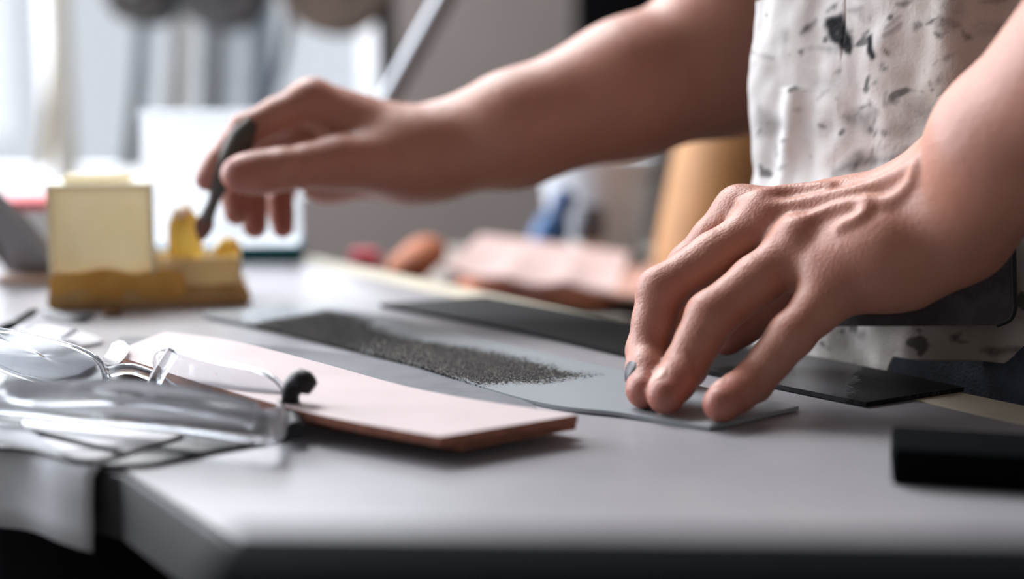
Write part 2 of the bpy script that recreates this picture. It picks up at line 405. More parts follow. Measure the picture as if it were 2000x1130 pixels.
def P2(pts): return [tuple(G(x, y)[:2]) for x, y in pts]

# glued strip in the middle
dry_poly = P2([(475, 648), (560, 628), (640, 614), (705, 628), (745, 655), (820, 674), (930, 690), (1040, 716), (1130, 742), (1040, 752), (930, 756), (860, 742), (780, 715), (700, 695), (600, 672)])
def dry(p):
    d = poly_sd((p[0], p[1]), dry_poly)
    return float(np.clip(0.62 - d / 0.030 + 0.22 * nz(p[0] * 60, p[1] * 60), -0.4, 1.0))
m_strip1 = mask_mat('glued_leather', 'dry', (158, 164, 168), (20, 19, 19), 0.22, 0.8, 0.03, 0.4, spark=True, grain=620, spec=.10)
strip1 = patch('leather_strip', GP([(392, 622), (560, 655), (760, 706), (1040, 790), (1230, 818), (1385, 842)]), GP([(560, 608), (640, 604), (705, 613), (1000, 682), (1250, 738), (1560, 802)]), 240, 50,
      lambda u, v: 0.0004 + 0.0016 * max(0, 1 - u / 0.12) ** 2 + 0.0003 * math.sin(u * 19) * (1 - v), 0.0018, m_strip1, attr={'dry': dry})
tag(strip1, 'long black leather strip wet with grey glue, under the fingers of the near hand', 'leather strip')
def dry2(p):
    a = 0.55 + 0.55 * nz(p[0] * 28, p[1] * 28, 3.0)
    return float(a)
dark2 = P2([(740, 600), (950, 580), (1300, 640), (1500, 700), (1545, 712), (1480, 762), (1230, 712), (900, 640)])
end2 = P2([(1690, 702), (1900, 765), (1690, 800), (1655, 790)])
def d2(p):
    a = poly_sd((p[0], p[1]), dark2); b = poly_sd((p[0], p[1]), end2)
    return float(np.clip(0.5 - min(a, b) / 0.012 + 0.2 * nz(p[0] * 70, p[1] * 70), -0.3, 1.2))
m_strip2 = mask_mat('dyed_leather', 'dry', (62, 62, 64), (20, 20, 21), 0.26, 0.5, 0.12, 0.25, grain=500, spec=.12)
strip2 = patch('leather_strip', GP([(742, 600), (1000, 648), (1230, 700), (1500, 757), (1690, 796)]), GP([(950, 585), (1100, 613), (1250, 642), (1600, 707), (1882, 766)]), 160, 26,
      lambda u, v: 0.0004, 0.0022, m_strip2, attr={'dry': d2})
tag(strip2, 'black leather strip lying along the pale far edge of the bench', 'leather strip')
# grey sheet under the pink leather
m_grey = mat('grey_lining', (108, 110, 116), 0.5, var=0.1, scale=60, bump=0.1)
MBs = MB().prism([tuple(p[:2]) for p in closed_curve(GP([(235, 662), (430, 672), (640, 690), (790, 716), (1040, 793), (930, 800), (560, 735), (330, 700)]), 6)], Z0 + 0.0003, Z0 + 0.0011)
tag(MBs.out('lining_sheet', m_grey), 'flat charcoal grey lining sheet between the pink leather and the glued strip', 'leather sheet')
# pink vegetable tanned leather, two layers
m_pink = mat('veg_tan', (198, 182, 182), 0.6, var=0.04, scale=25, bump=0.08, bscale=400)
m_pinkedge = mat('veg_tan_edge', (150, 98, 78), 0.8, var=0.2, scale=200)
def two_sided(o, m2):      # rim faces take the edge material
    o.data.materials.append(m2)
    for p in o.data.polygons:
        if abs(p.normal.z) < 0.6 or p.normal.z < 0: p.material_index = 1
    return o
zpk = 0.0085
pk = patch('pink_leather', GP([(215, 703), (300, 735), (430, 775), (620, 823), (858, 866)], zpk), GP([(322, 660), (450, 680), (620, 722), (830, 775), (1128, 822)], zpk), 90, 24,
      lambda u, v: 0.0008 * math.sin(u * 5), 0.0034, m_pink)
two_sided(pk, m_pinkedge); tag(pk, 'pinkish natural leather panel with a raw brown cut edge, in front of the grey lining', 'leather panel')
pk2 = patch('pink_leather', GP([(250, 725), (330, 752), (450, 790), (640, 836), (900, 880)], 0.0032), GP([(340, 672), (470, 700), (640, 740), (840, 785), (1125, 838)], 0.0032), 60, 14,
      lambda u, v: 0.0, 0.0046, m_pinkedge)
tag(pk2, 'brown leather panel lying directly under the pinkish leather panel', 'leather panel')

# ================================================================== GLUE BOX
m_plast = mat('cream_plastic', (236, 224, 186), 0.5, var=0.06, scale=40, trans=0.5, ior=1.3, rgb2=(230, 214, 168))
m_plastclear = mat('cream_plastic_rim', (225, 220, 190), 0.3, var=0.05, trans=0.3, sss=0.2)
m_amber = mat('amber_glue', (222, 166, 78), 0.35, var=0.2, scale=60, trans=.15, ior=1.3, rgb2=(230, 184, 96), bump=0.3, bscale=120)
m_yellow = mat('yellow_glue', (244, 214, 110), 0.4, var=0.1, scale=60, trans=.45, ior=1.25, bump=0.3, bscale=140)
m_wglue = mat('white_glue', (245, 238, 220), 0.35, var=0.04, sss=0.2)
gb0 = G(104, 606); PHI = math.radians(13)
ex = np.array([math.cos(PHI), math.sin(PHI), 0]); ey = np.array([-math.sin(PHI), math.cos(PHI), 0]); ez = np.array([0, 0, 1.0])
def L(x, y, z): return gb0 + ex * x + ey * y + ez * z
gbox = empty('glue_box', L(0.05, .03, 0), 'cream plastic glue box with amber glue crusted around its foot', 'glue box')
TW, TD, TH = 0.0625, 0.050, 0.0775
def lbox(mb, x0, x1, y0, y1, z0, z1): return mb.box(L((x0 + x1) / 2, (y0 + y1) / 2, (z0 + z1) / 2), (x1 - x0, y1 - y0, z1 - z0), PHI)
lbox(MB(), 0, TW, 0, TD, 0.002, TH).out('tank', m_plast, gbox, bevel=0.0025, seg=3)
for (x0, x1, y0, y1) in ((-.0012, .0016, -.0012, .0016), (TW - .0016, TW + .0012, -.0012, .0016)):
    lbox(MB(), x0, x1, y0, y1, 0.02, TH + .0005).out('corner_rib', m_plastclear, gbox, bevel=0.0005)
lbox(MB(), -.001, TW + .001, -.001, TD + .001, TH, TH + .0022).out('rim', m_plastclear, gbox, bevel=0.0008)
lbox(MB(), .008, .050, .012, TD - .008, TH + .0022, TH + .0065).out('lid', m_plast, gbox, bevel=0.0018)
# tray with walls
TX0, TX1, TZ = TW, 0.118, 0.031
tr_ = MB(); lbox(tr_, TX0, TX1, .0, .050, 0.002, .012); lbox(tr_, TX0, TX1, 0, .003, .012, TZ); lbox(tr_, TX0, TX1, .047, .05, .012, TZ); lbox(tr_, TX1 - .003, TX1, .003, .047, .012, TZ)
tr_.out('tray', m_plast, gbox, bevel=0.001)
def crust(x0, x1, y0, y1, z1, seed, m):
    n = 70; per = []
    for k in range(n):
        t = k / n; q = t * 4; s = int(q); f = q - s
        p = [(x0 + (x1 - x0) * f, y0), (x1, y0 + (y1 - y0) * f), (x1 - (x1 - x0) * f, y1), (x0, y1 - (y1 - y0) * f)][s]
        per.append(p)
    V = []; F = []
    levels = [(0, 1.0), (.25, 1.035), (.55, 1.02), (.85, 1.005), (1.0, .985)]
    cx, cy = (x0 + x1) / 2, (y0 + y1) / 2
    for (lz, sc) in levels:
        for k, (x, y) in enumerate(per):
            a = 1 + .02 * nz(k * .35, lz * 3, seed)
            V.append(L(cx + (x - cx) * sc * a, cy + (y - cy) * sc * a, 0.0006 + z1 * lz * (1 + (.20 * nz(k * .22, seed, 1.0) if lz > .5 else 0))))
    for i in range(len(levels) - 1):
        for k in range(n): F.append((i * n + k, i * n + (k + 1) % n, (i + 1) * n + (k + 1) % n, (i + 1) * n + k))
    F.append(tuple(range(n))[::-1]); F.append(tuple(range((len(levels) - 1) * n, len(levels) * n)))
    return build('glue_crust', V, F, m, gbox, smooth=True, sharp=60)
crust(-.0014, TX1 + .003, -.0016, .0516, .0125, 2.0, mat('brown_glue', (214, 182, 128), 0.4, var=0.2, scale=50, trans=.12, ior=1.3, bump=.3, bscale=120, rgb2=(190, 150, 92)))
crust(-.0010, .082, -.0012, .0512, .0235, 5.0, m_amber)
def blob(c, r, zs, m, nm, seed, n=20):
    V = []; F = []; rows = 14
    for i in range(rows):
        t = i / (rows - 1) * math.pi * .98 + .02
        for k in range(n):
            a = 2 * math.pi * k / n; s = 1 + .10 * nz(math.cos(a) * 1.5 + seed, math.sin(a) * 1.5, t * 2)
            V.append(np.array(c) + np.array([r * s * math.sin(t) * math.cos(a), r * s * math.sin(t) * math.sin(a), zs * s * math.cos(t)]))
    for i in range(rows - 1):
        for k in range(n): F.append((i * n + k, i * n + (k + 1) % n, (i + 1) * n + (k + 1) % n, (i + 1) * n + k))
    F.append(tuple(range(n))[::-1]); F.append(tuple(range((rows - 1) * n, rows * n)))
    return build(nm, V, F, m, gbox, smooth=True, sharp=80)
blob(L(.083, .022, .040), .0115, .0235, m_yellow, 'glue_mound', 1.0)
blob(L(.081, .020, .0575), .0062, .0062, m_wglue, 'glue_drip', 2.0)
blob(L(.110, .018, .033), .0085, .0095, m_yellow, 'glue_mound', 3.0)

# ================================================================== GLUE SPATULA held in the far hand
m_spat = mat('spatula_wood', (62, 56, 46), 0.45, var=0.2, scale=50, bump=0.1, stretch=(1, 1, .2))
m_spatg = mat('spatula_glue', (96, 52, 34), 0.3, var=0.2, scale=90)
spat = empty('glue_spatula', Q(396, 462, .862), 'dark wooden glue spatula gripped between thumb and index finger', 'spatula')
def flatbar(pts, ws, th, wd):
    # pts: centres, ws: half widths, wd: width direction
    V = []; F = []; n = 10
    pts = catmull(pts, 24); ws = np.interp(np.linspace(0, 1, 24), np.linspace(0, 1, len(ws)), ws)
    for i, p in enumerate(pts):
        t = pts[min(i + 1, 23)] - pts[max(i - 1, 0)]; t /= np.linalg.norm(t)
        a = np.array(wd, float); a -= t * a.dot(t); a /= np.linalg.norm(a); b = np.cross(t, a)
        for q in range(n):
            an = 2 * math.pi * q / n; V.append(p + a * ws[i] * math.cos(an) + b * th * math.sin(an))
    for i in range(23):
        for q in range(n): F.append((i * n + q, i * n + (q + 1) % n, (i + 1) * n + (q + 1) % n, (i + 1) * n + q))
    F.append(tuple(range(n))[::-1]); F.append(tuple(range(23 * n, 24 * n)))
    return V, F
V, F = flatbar([Q(494, 236, .838), Q(472, 270, .837), Q(440, 335, .838), Q(418, 390, .846), Q(404, 425, .854)], [.0040, .0082, .0070, .0034, .0042], .0036, (1, -.1, .3))
build('handle', V, F, m_spat, spat, smooth=True, sharp=60)
V, F = flatbar([Q(407, 417, .853), Q(400, 436, .857), Q(396, 452, .860), Q(394, 466, .862)], [.0035, .0058, .0048, .0022], .0022, (1, -.1, .2))
build('blade', V, F, m_spatg, spat, smooth=True, sharp=60)

# ================================================================== THE PERSON
def skin_mat():
    m = bpy.data.materials.new('skin'); m.use_nodes = True; nt = m.node_tree; p = nt.nodes['Principled BSDF']
    tc = nt.nodes.new('ShaderNodeTexCoord')
    at = nt.nodes.new('ShaderNodeAttribute'); at.attribute_name = 'flush'
    n = nt.nodes.new('ShaderNodeTexNoise'); n.inputs['Scale'].default_value = 45; n.inputs['Detail'].default_value = 4; nt.links.new(tc.outputs['Object'], n.inputs['Vector'])
    ma = nt.nodes.new('ShaderNodeMath'); ma.operation = 'MULTIPLY_ADD'; ma.inputs[1].default_value = 0.7; ma.inputs[2].default_value = -0.32; nt.links.new(n.outputs['Fac'], ma.inputs[0])
    ad = nt.nodes.new('ShaderNodeMath'); ad.operation = 'ADD'; ad.use_clamp = True; nt.links.new(ma.outputs[0], ad.inputs[0]); nt.links.new(at.outputs['Fac'], ad.inputs[1])
    mc = nt.nodes.new('ShaderNodeMix'); mc.data_type = 'RGBA'; mc.inputs['A'].default_value = lin((182, 124, 102)); mc.inputs['B'].default_value = lin((152, 74, 60)); nt.links.new(ad.outputs[0], mc.inputs['Factor'])
    nt.links.new(mc.outputs['Result'], p.inputs['Base Color'])
    p.inputs['Roughness'].default_value = 0.52; p.inputs['Specular IOR Level'].default_value = 0.75; p.inputs['Subsurface Weight'].default_value = 0.22; p.inputs['Subsurface Radius'].default_value = (1, .35, .18); p.inputs['Subsurface Scale'].default_value = 0.004
    v = nt.nodes.new('ShaderNodeTexVoronoi'); v.inputs['Scale'].default_value = 750; nt.links.new(tc.outputs['Object'], v.inputs['Vector'])
    b = nt.nodes.new('ShaderNodeBump'); b.inputs['Strength'].default_value = 0.25; b.inputs['Distance'].default_value = 0.0006; nt.links.new(v.outputs['Distance'], b.inputs['Height'])
    w2 = nt.nodes.new('ShaderNodeTexNoise'); w2.inputs['Scale'].default_value = 170; w2.inputs['Detail'].default_value = 5; nt.links.new(tc.outputs['Object'], w2.inputs['Vector'])
    b2 = nt.nodes.new('ShaderNodeBump'); b2.inputs['Strength'].default_value = 0.35; b2.inputs['Distance'].default_value = 0.001; nt.links.new(w2.outputs['Fac'], b2.inputs['Height']); nt.links.new(b.outputs[0], b2.inputs['Normal']); nt.links.new(b2.outputs[0], p.inputs['Normal'])
    return m
m_skin = skin_mat()
BASE = np.array([0.132, 0.775, Z0])
T3 = np.array([.5708, -.8211, 0]); N3 = np.array([-.8211, -.5708, 0])
def Bp(t, n, z): return BASE + T3 * t + N3 * n + np.array([0, 0, z])
person = empty('person', Bp(.18, -.13, -Z0), 'person in a stained white apron spreading glue, bare arms reaching over the bench', 'person')

def finger(*jr):
    out_ = [jr[0]]
    for (a, ra), (b, rb) in zip(jr[:-1], jr[1:]): out_ += [(a * .5 + b * .5, (ra + rb) / 2 * (.94 if len(out_) == 3 else .975)), (b, rb)]
    return chain(out_)
# ---- far hand (holds the spatula)
RA = Field()
Wr = Q(792, 300, .887)
mcp = dict(i=Q(606, 198, .870), m=Q(612, 196, .889), r=Q(630, 214, .908), p=Q(658, 243, .926))
RA.add([(Wr, mcp['i'], .023, .0125), (Wr, mcp['m'], .022, .0125), (Wr, mcp['r'], .021, .012), (Wr, mcp['p'], .021, .0115),
        (Q(785, 318, .872), Q(655, 318, .848), .021, .0158),
        (Q(800, 338, .897), Q(640, 346, .912), .0165, .0145), (Q(640, 346, .912), mcp['p'], .0145, .0115),
        (Wr, Q(862, 299, .888), .0245, .0258), (Q(862, 299, .888), Q(1000, 255, .89), .0258, .0340), (Q(1000, 255, .89), Q(1230, 172, .90), .0340, .0415),
        (Q(1230, 172, .90), Q(1420, 108, .92), .0415, .049), (Q(872, 240, .892), Q(905, 232, .892), .0105, .011)], .014, .01)
RA.add([(Q(1420, 105, .92), Bp(-.01, -.12, .45), .047, .056)], .01, .02)
fingers_R = {
 'i': [(mcp['i'], .0122), (Q(480, 256, .852), .0104), (Q(430, 320, .846), .0090), (Q(407, 348, .846), .0078)],
 'm': [(mcp['m'], .0122), (Q(492, 275, .886), .0104), (Q(458, 350, .878), .0092), (Q(463, 414, .872), .0080)],
 'r': [(mcp['r'], .0118), (Q(520, 280, .905), .0100), (Q(492, 375, .900), .0088), (Q(498, 442, .893), .0076)],
 'p': [(mcp['p'], .0108), (Q(580, 300, .925), .0090), (Q(546, 390, .918), .0082), (Q(553, 444, .912), .0072)],
 't': [(Q(655, 318, .848), .0145), (Q(548, 331, .830), .0122), (Q(505, 337, .826), .0122), (Q(468, 341, .824), .0108)]}
for f in fingers_R.values(): RA.add(finger(*f), .004, -.007)
# ---- near hand (presses on the strip)
LA = Field()
def TP(px, py, r, z=0.0022):          # fingertip centre resting on the leather, bottom seen at (px, py)
    g = G(px, py, z); g[2] += r; return g
Wl = Q(1850, 400, .622)
k1, k2, k3, k4 = Q(1446, 413, .668), Q(1497, 436, .650), Q(1562, 484, .631), Q(1640, 556, .612)
LA.add([(Wl, Q(1650, 424, .648), .0230, .0155), (Q(1650, 424, .648), k1, .0155, .0112),
        (Wl, Q(1660, 440, .638), .0230, .0150), (Q(1660, 440, .638), k2, .0150, .0118),
        (Wl, Q(1690, 470, .624), .0230, .0165), (Q(1690, 470, .624), k3, .0165, .0122),
        (Q(1868, 450, .616), Q(1760, 512, .6175), .0205, .0190), (Q(1760, 512, .6175), k4, .0190, .0122), (Q(1850, 430, .612), Q(1720, 505, .612), .018, .0165), (Q(1720, 505, .612), Q(1610, 530, .617), .0165, .0125),
        (Q(1760, 440, .66), Q(1560, 530, .700), .020, .015),
        (Wl, Q(1960, 268, .585), .0235, .0275), (Q(1868, 450, .610), Q(1975, 300, .580), .021, .026), (Q(1968, 280, .583), Q(2600, -380, .48), .029, .043),
        (Q(1868, 318, .618), Q(1890, 300, .612), .0125, .0125)], .012, .01)
LA.add([(Q(2600, -380, .48), Bp(.37, -.22, .45), .044, .055)], .01, .02)
fingers_L = {
 'm': [(k2, .0118), (Q(1290, 568, .634), .0105), (Q(1265, 685, .628), .0093), (TP(1257, 797, .0080), .0080)],
 'r': [(k3, .0122), (Q(1388, 618, .614), .0108), (Q(1338, 715, .610), .0094), (TP(1300, 808, .0083), .0083)],
 'p': [(k4, .0112), (Q(1545, 655, .600), .0096), (Q(1470, 745, .598), .0086), (TP(1408, 824, .0078), .0078)],
 'i': [(k1, .0112), (Q(1345, 520, .668), .0100), (Q(1318, 625, .664), .0088), (TP(1325, 752, .0078), .0078)],
 't': [(Q(1560, 530, .700), .0140), (Q(1482, 606, .700), .0120), (Q(1418, 652, .695), .0105)]}
for f in fingers_L.values(): LA.add(finger(*f), .004, -.008)
def ridge(field, pts, r, sink, k=.004):
    hits = [field.trace(*p) for p in pts]; hits = [h for h in hits if h is not None]
    for _ in range(4):
        hits = [hits[0]] + [(hits[i - 1] + 2 * hits[i] + hits[i + 1]) / 4 for i in range(1, len(hits) - 1)] + [hits[-1]] if len(hits) > 2 else hits
    out_ = []
    for i, h in enumerate(hits):
        d = h - CAM; d = d / np.linalg.norm(d); out_.append((h + d * sink, r))
    return chain(out_)
veins = [ridge(LA, catmull([(1505, 412), (1600, 392), (1700, 368), (1782, 326)], 18), .0030, .0018),
         ridge(LA, catmull([(1552, 448), (1605, 416), (1690, 393), (1740, 396), (1784, 352), (1795, 312)], 24), .0021, .0006),
         ridge(LA, catmull([(1690, 396), (1690, 420), (1640, 446)], 12), .0018, .0006),
         ridge(LA, catmull([(1455, 392), (1530, 374), (1620, 368)], 12), .0028, .0020)]
knk = [ridge(LA, [(1486, 412), (1492, 418)], .0075, .0068), ridge(LA, [(1552, 456), (1558, 466)], .0075, .0066)]
for v_ in veins: LA.add(v_, .002, .0035)
for v_ in knk: LA.add(v_, .002, .005)
veinsR = [ridge(RA, catmull([(1000, 170), (900, 225), (840, 250)], 7), .0026, .0018)]

HV = 0.0014
VR, FR = surface(RA, (-.235, .77, Z0 + .02), (.27, 1.0, Z0 + .34), HV)
VL, FL = surface(LA, (.045, .40, Z0 - .004), (.40, .76, Z0 + .34), HV)
# ---- trunk and head (mostly outside the picture)
TR = Field()
def tn(t): return -.55 * max(0, t - .10)
def trunk_prims(g=0.0):
    return [(Bp(.11, -0.151, -.08), Bp(.25, -0.228, -.08), .105 + g, .105 + g), (Bp(.12, -0.156, .08), Bp(.24, -0.222, .08), .098 + g, .098 + g),
            (Bp(.11, -0.156, .28), Bp(.25, -0.233, .28), .105 + g, .105 + g), (Bp(.08, -0.150, .42), Bp(.28, -0.249, .42), .085 + g, .085 + g),
            (Bp(.18, -0.189, -.08), Bp(.18, -0.194, .40), .11 + g, .105 + g)]
TR.add(trunk_prims(), .06, .05)
sleeves = [(Bp(.03, -.13, .46), Bp(-.01, -.12, .45), .058, .058), (Bp(-.01, -.12, .45), Q(1420, 105, .92) * .45 + Bp(-.01, -.12, .45) * .55, .057, .050),
           (Bp(.33, -.23, .46), Bp(.37, -.22, .45), .058, .058), (Bp(.37, -.22, .45), Q(2600, -380, .48) * .45 + Bp(.37, -.22, .45) * .55, .056, .048)]
TR.add(sleeves, .02, .04)
TR.add([(Bp(.18, -.14, .46), Bp(.18, -.125, .60), .056, .052)], .02, .03)
TR.add([(Bp(.18, -.125, .67), Bp(.18, -.135, .73), .072, .086), (Bp(.18, -.075, .63), Bp(.18, -.10, .66), .045, .055), (Bp(.18, -.03, .655), Bp(.18, -.035, .685), .014, .010),
        (Bp(.098, -.13, .66), Bp(.098, -.13, .70), .012, .016), (Bp(.262, -.13, .66), Bp(.262, -.13, .70), .012, .016), (Bp(.165, -.042, .625), Bp(.195, -.042, .625), .010, .010)], .012, .02)
VT, FT = surface(TR, Bp(.18, -.13, 0) - np.array([.42, .42, .22]), Bp(.18, -.13, 0) + np.array([.42, .42, .84]), .006)
V = np.vstack([VR, VL, VT]); F = np.vstack([FR, FL + len(VR), FT + len(VR) + len(VL)])
body = raw_mesh('body', V, F, m_skin, person)
# skin is redder over the knuckles and fingertips
spots = []
for fs in (fingers_R, fingers_L):
    for f in fs.values():
        for j, (c, r) in enumerate(f): spots.append((c, r * (1.5 if j < len(f) - 1 else 2.0), .30 if j == 0 else .28 if j < len(f) - 1 else .75))
fl = np.zeros(len(V), np.float32)
nh = len(VR) + len(VL)
for c, r, s in spots:
    d2_ = ((V[:nh] - c) ** 2).sum(1); fl[:nh] = np.maximum(fl[:nh], s * np.exp(-d2_ / (r * r)))
me = body.data
if len(me.vertices) == len(V):
    at = me.attributes.new('flush', 'FLOAT', 'POINT'); at.data.foreach_set('value', fl)
# nails
m_nail = mat('nail', (206, 156, 142), 0.45, var=0.05, scale=60, sss=0.15)
m_nailblk = mat('stained_nail', (34, 34, 42), 0.4, var=0.2, scale=300)
def nail(f, dorsal, m, hw=.0056, hl=.0062, at_=.55, lift=.86, label=None):
    D, rD = f[-2]; Tp, rT = f[-1]
    al = (Tp - D); al = al / np.linalg.norm(al); d = np.array(dorsal, float); d -= al * d.dot(al); d /= np.linalg.norm(d); sd = np.cross(al, d)
    c = D + (Tp - D) * at_ + al * .003; r = rD + (rT - rD) * min(1, at_ + .2) + .0003
    V = []; F = []; n = 20; rows = 6
    for i in range(rows + 1):
        q = i / rows
        for k in range(n):
            a = 2 * math.pi * k / n; ca, sa = math.cos(a), math.sin(a)
            se = (abs(ca) ** 3 + abs(sa) ** 3) ** (-1 / 3)
            x = q * hw * ca * se; y = q * hl * sa * se
            zz = math.sqrt(max(r * r * 1.0 - x * x, 1e-9)) * 1.0 + .0007 * (1 - q ** 4) - (.0008 if q == 1 else 0)
            V.append(c + sd * x + al * y + d * (zz - r * (1 - 1.02) - .0002 - .10 * max(0, y) - (1 - lift) * 0))
    for i in range(rows):
        for k in range(n): F.append((i * n + k, i * n + (k + 1) % n, (i + 1) * n + (k + 1) % n, (i + 1) * n + k))
    o = build('fingernail', V, F, m, body, smooth=True, sharp=80)
    if label: o['label'] = label
    return o
nail(fingers_L['m'], (-.80, -.60, .1), m_nailblk, hw=.0056, hl=.0072, label='fingernail stained black')
nail(fingers_L['r'], (-.78, -.66, .1), m_nail, hw=.0062, hl=.0068, at_=.66)
nail(fingers_L['p'], (-.82, -.60, .1), m_nail, hw=.0054, hl=.0058, at_=.66)
nail(fingers_R['t'], (-.1, -.55, .8), m_nail, hw=.0068, hl=.0068, at_=.35)
# ---- clothes
m_shirt = mat('grey_shirt', (120, 116, 118), 0.9, var=0.08, scale=60, bump=0.2)
SH = Field(); SH.add(trunk_prims(.006), .06, .05)
SH.add([(a, b, ra + .006, rb + .008) for a, b, ra, rb in sleeves], .02, .04)
Vs, Fs = surface(SH, Bp(.18, -.13, 0) - np.array([.42, .42, .10]), Bp(.18, -.13, 0) + np.array([.42, .42, .60]), .007)
raw_mesh('shirt', Vs, Fs, m_shirt, person)
m_jean = mat('dark_denim', (44, 48, 60), 0.85, var=0.2, scale=200, bump=0.3, bscale=700)
JN = Field(); JN.add([(Bp(.11, -.135, -.08), Bp(.25, -.135, -.08), .116, .116), (Bp(.10, -.135, .0), Bp(.26, -.135, .0), .108, .108)], .05, .05)
for t in (.095, .27):
    JN.add([(Bp(t, -.135, -.12), Bp(t, -.14, -.45), .098, .068), (Bp(t, -.14, -.45), Bp(t, -.15, -.83), .068, .058)], .02, .05)
Vs, Fs = surface(JN, Bp(.18, -.13, 0) - np.array([.36, .36, .90]), Bp(.18, -.13, 0) + np.array([.36, .36, .14]), .008)
raw_mesh('trousers', Vs, Fs, m_jean, person)
m_shoe = mat('black_shoe', (30, 28, 27), 0.5)
for t in (.095, .27):
    SO = Field(); SO.add([(Bp(t, -.17, -.862), Bp(t, .02, -.866), .040, .036), (Bp(t, -.15, -.83), Bp(t, -.10, -.85), .045, .04)], .03, .02)
    c = Bp(t, -.08, -.85); Vs, Fs = surface(SO, c - .2, c + .2, .006)
    Vs[:, 2] = np.maximum(Vs[:, 2], 0.001); raw_mesh('shoe', Vs, Fs, m_shoe, person)
m_hair = mat('dark_hair', (40, 30, 24), 0.6, var=0.3, scale=200)
HR = Field(); HR.add([(Bp(.18, -.145, .70), Bp(.18, -.14, .75), .086, .088), (Bp(.18, -.10, .775), Bp(.18, -.16, .76), .06, .075)], .03, .02)
Vs, Fs = surface(HR, Bp(.18, -.13, .72) - .16, Bp(.18, -.13, .72) + .16, .006); raw_mesh('hair', Vs, Fs, m_hair, person)

# ---- apron
def ap_n(t):
    t = max(-.06, min(.8, t)); k = (t - .105) / .03
    return .010 - .60 * .03 * math.log1p(math.exp(k)) - .018 * math.exp(-(t + .03) / .025)
def ap_t(px, py, n=0.0):
    o_ = n
    for _ in range(12):
        t, z = ap_plane(px, py, o_); o_ = .5 * o_ + .5 * (ap_n(t) + n)
    return (t, z)
def ap_plane(px, py, n=0.0):      # photo pixel -> (t, z) on the apron front
    d = ray(px, py); o = BASE + N3 * n; k = (o - CAM).dot(N3) / d.dot(N3); p = CAM + d * k - BASE
    return (p.dot(T3), p[2])
NT, NZ = 330, 280
t0, t1 = ap_t(1461, 150)[0], 0.345
ZTL = ap_t(1458, 4)[1]
h0, h1 = ap_t(1745, 697), ap_t(2000, 714)
def zlo(t):
    q = min(1, max(0, (t - h0[0] + .03) / .03)); q = q * q * (3 - 2 * q)
    return -.10 * (1 - q) + q * (h0[1] + (h1[1] - h0[1]) * (t - h0[0]) / (h1[0] - h0[0]))
def ztop(t):
    s = min(1, max(0, (t - .035) / .07)); s = s * s * (3 - 2 * s); e = min(1, max(0, (.36 - t) / .05)); e = e * e * (3 - 2 * e)
    return ZTL + 0.012 * min(1, max(0, t - t0) / .05) + 0.24 * min(s, e)
stains = []   # (polygon in t,z ; soft m ; strength ; breakup)
def stain(pts, soft, st, br): stains.append(([ap_t(*p) for p in pts], soft, st, br))
stain([(1588, 38), (1618, 25), (1640, 60), (1653, 92), (1648, 108), (1622, 92), (1600, 82), (1592, 60)], .0012, 1.1, .45)
stain([(1566, 95), (1600, 86), (1630, 96), (1600, 104)], .002, .55, .6)
stain([(1590, 22), (1600, 4), (1616, 4), (1610, 20), (1596, 26)], .001, .9, .5)
stain([(1676, 72), (1688, 68), (1700, 110), (1692, 116), (1682, 104)], .0008, 1.1, .25)
stain([(1708, 90), (1716, 92), (1728, 108), (1722, 112)], .0008, 1.0, .4)
stain([(1712, 132), (1722, 130), (1722, 137), (1714, 138)], .0008, 1.0, .2)
stain([(1726, 190), (1740, 178), (1760, 172), (1800, 176), (1798, 182), (1760, 180), (1742, 190), (1732, 196)], .001, .85, .6)
stain([(1632, 228), (1660, 212), (1700, 222), (1680, 246), (1650, 250)], .004, .60, .9)
stain([(1660, 210), (1690, 198), (1694, 204), (1666, 216)], .0008, .9, .4)
stain([(1478, 210), (1500, 224), (1536, 252), (1520, 250), (1482, 262), (1470, 240)], .004, .50, .8)
stain([(1640, 320), (1665, 300), (1720, 302), (1790, 290), (1770, 310), (1700, 330), (1660, 340), (1630, 336)], .004, .85, .9)
stain([(1700, 250), (1760, 236), (1800, 240), (1790, 262), (1730, 270)], .006, .50, 1.2)
stain([(1770, 205), (1830, 200), (1840, 230), (1800, 240), (1770, 225)], .006, .55, 1.2)
stain([(1560, 150), (1640, 150), (1650, 165), (1600, 172), (1570, 166)], .006, .30, 1.0)
stain([(1518, 60), (1528, 60), (1526, 112), (1518, 112)], .002, .35, .3)
stain([(1460, 98), (1505, 112), (1504, 116), (1462, 104)], .0012, .6, .4)
stain([(1550, 240), (1640, 236), (1640, 262), (1560, 270)], .008, .28, 1.0)
stain([(1815, 18), (1860, 40), (1868, 52), (1840, 48)], .003, .6, 1.1)
stain([(1890, 50), (1930, 56), (1920, 68), (1895, 64)], .003, .55, 1.1)
stain([(1970, 35), (2000, 50), (2000, 70), (1985, 62)], .002, .8, .7)
stain([(1830, 0), (1866, 0), (1870, 30), (1846, 30)], .004, .5, 1.1)
stain([(1915, 118), (1950, 108), (1950, 122), (1925, 128)], .003, .6, 1.0)
stain([(1848, 655), (1860, 652), (1858, 664), (1872, 670), (1860, 672), (1848, 666)], .0008, .8, .3)
stain([(1895, 686), (1960, 678), (1985, 684), (1930, 694)], .002, .75, .8)
stain([(1635, 20), (1668, 14), (1668, 18), (1640, 24)], .001, .45, .5)
rs = random.Random(11)
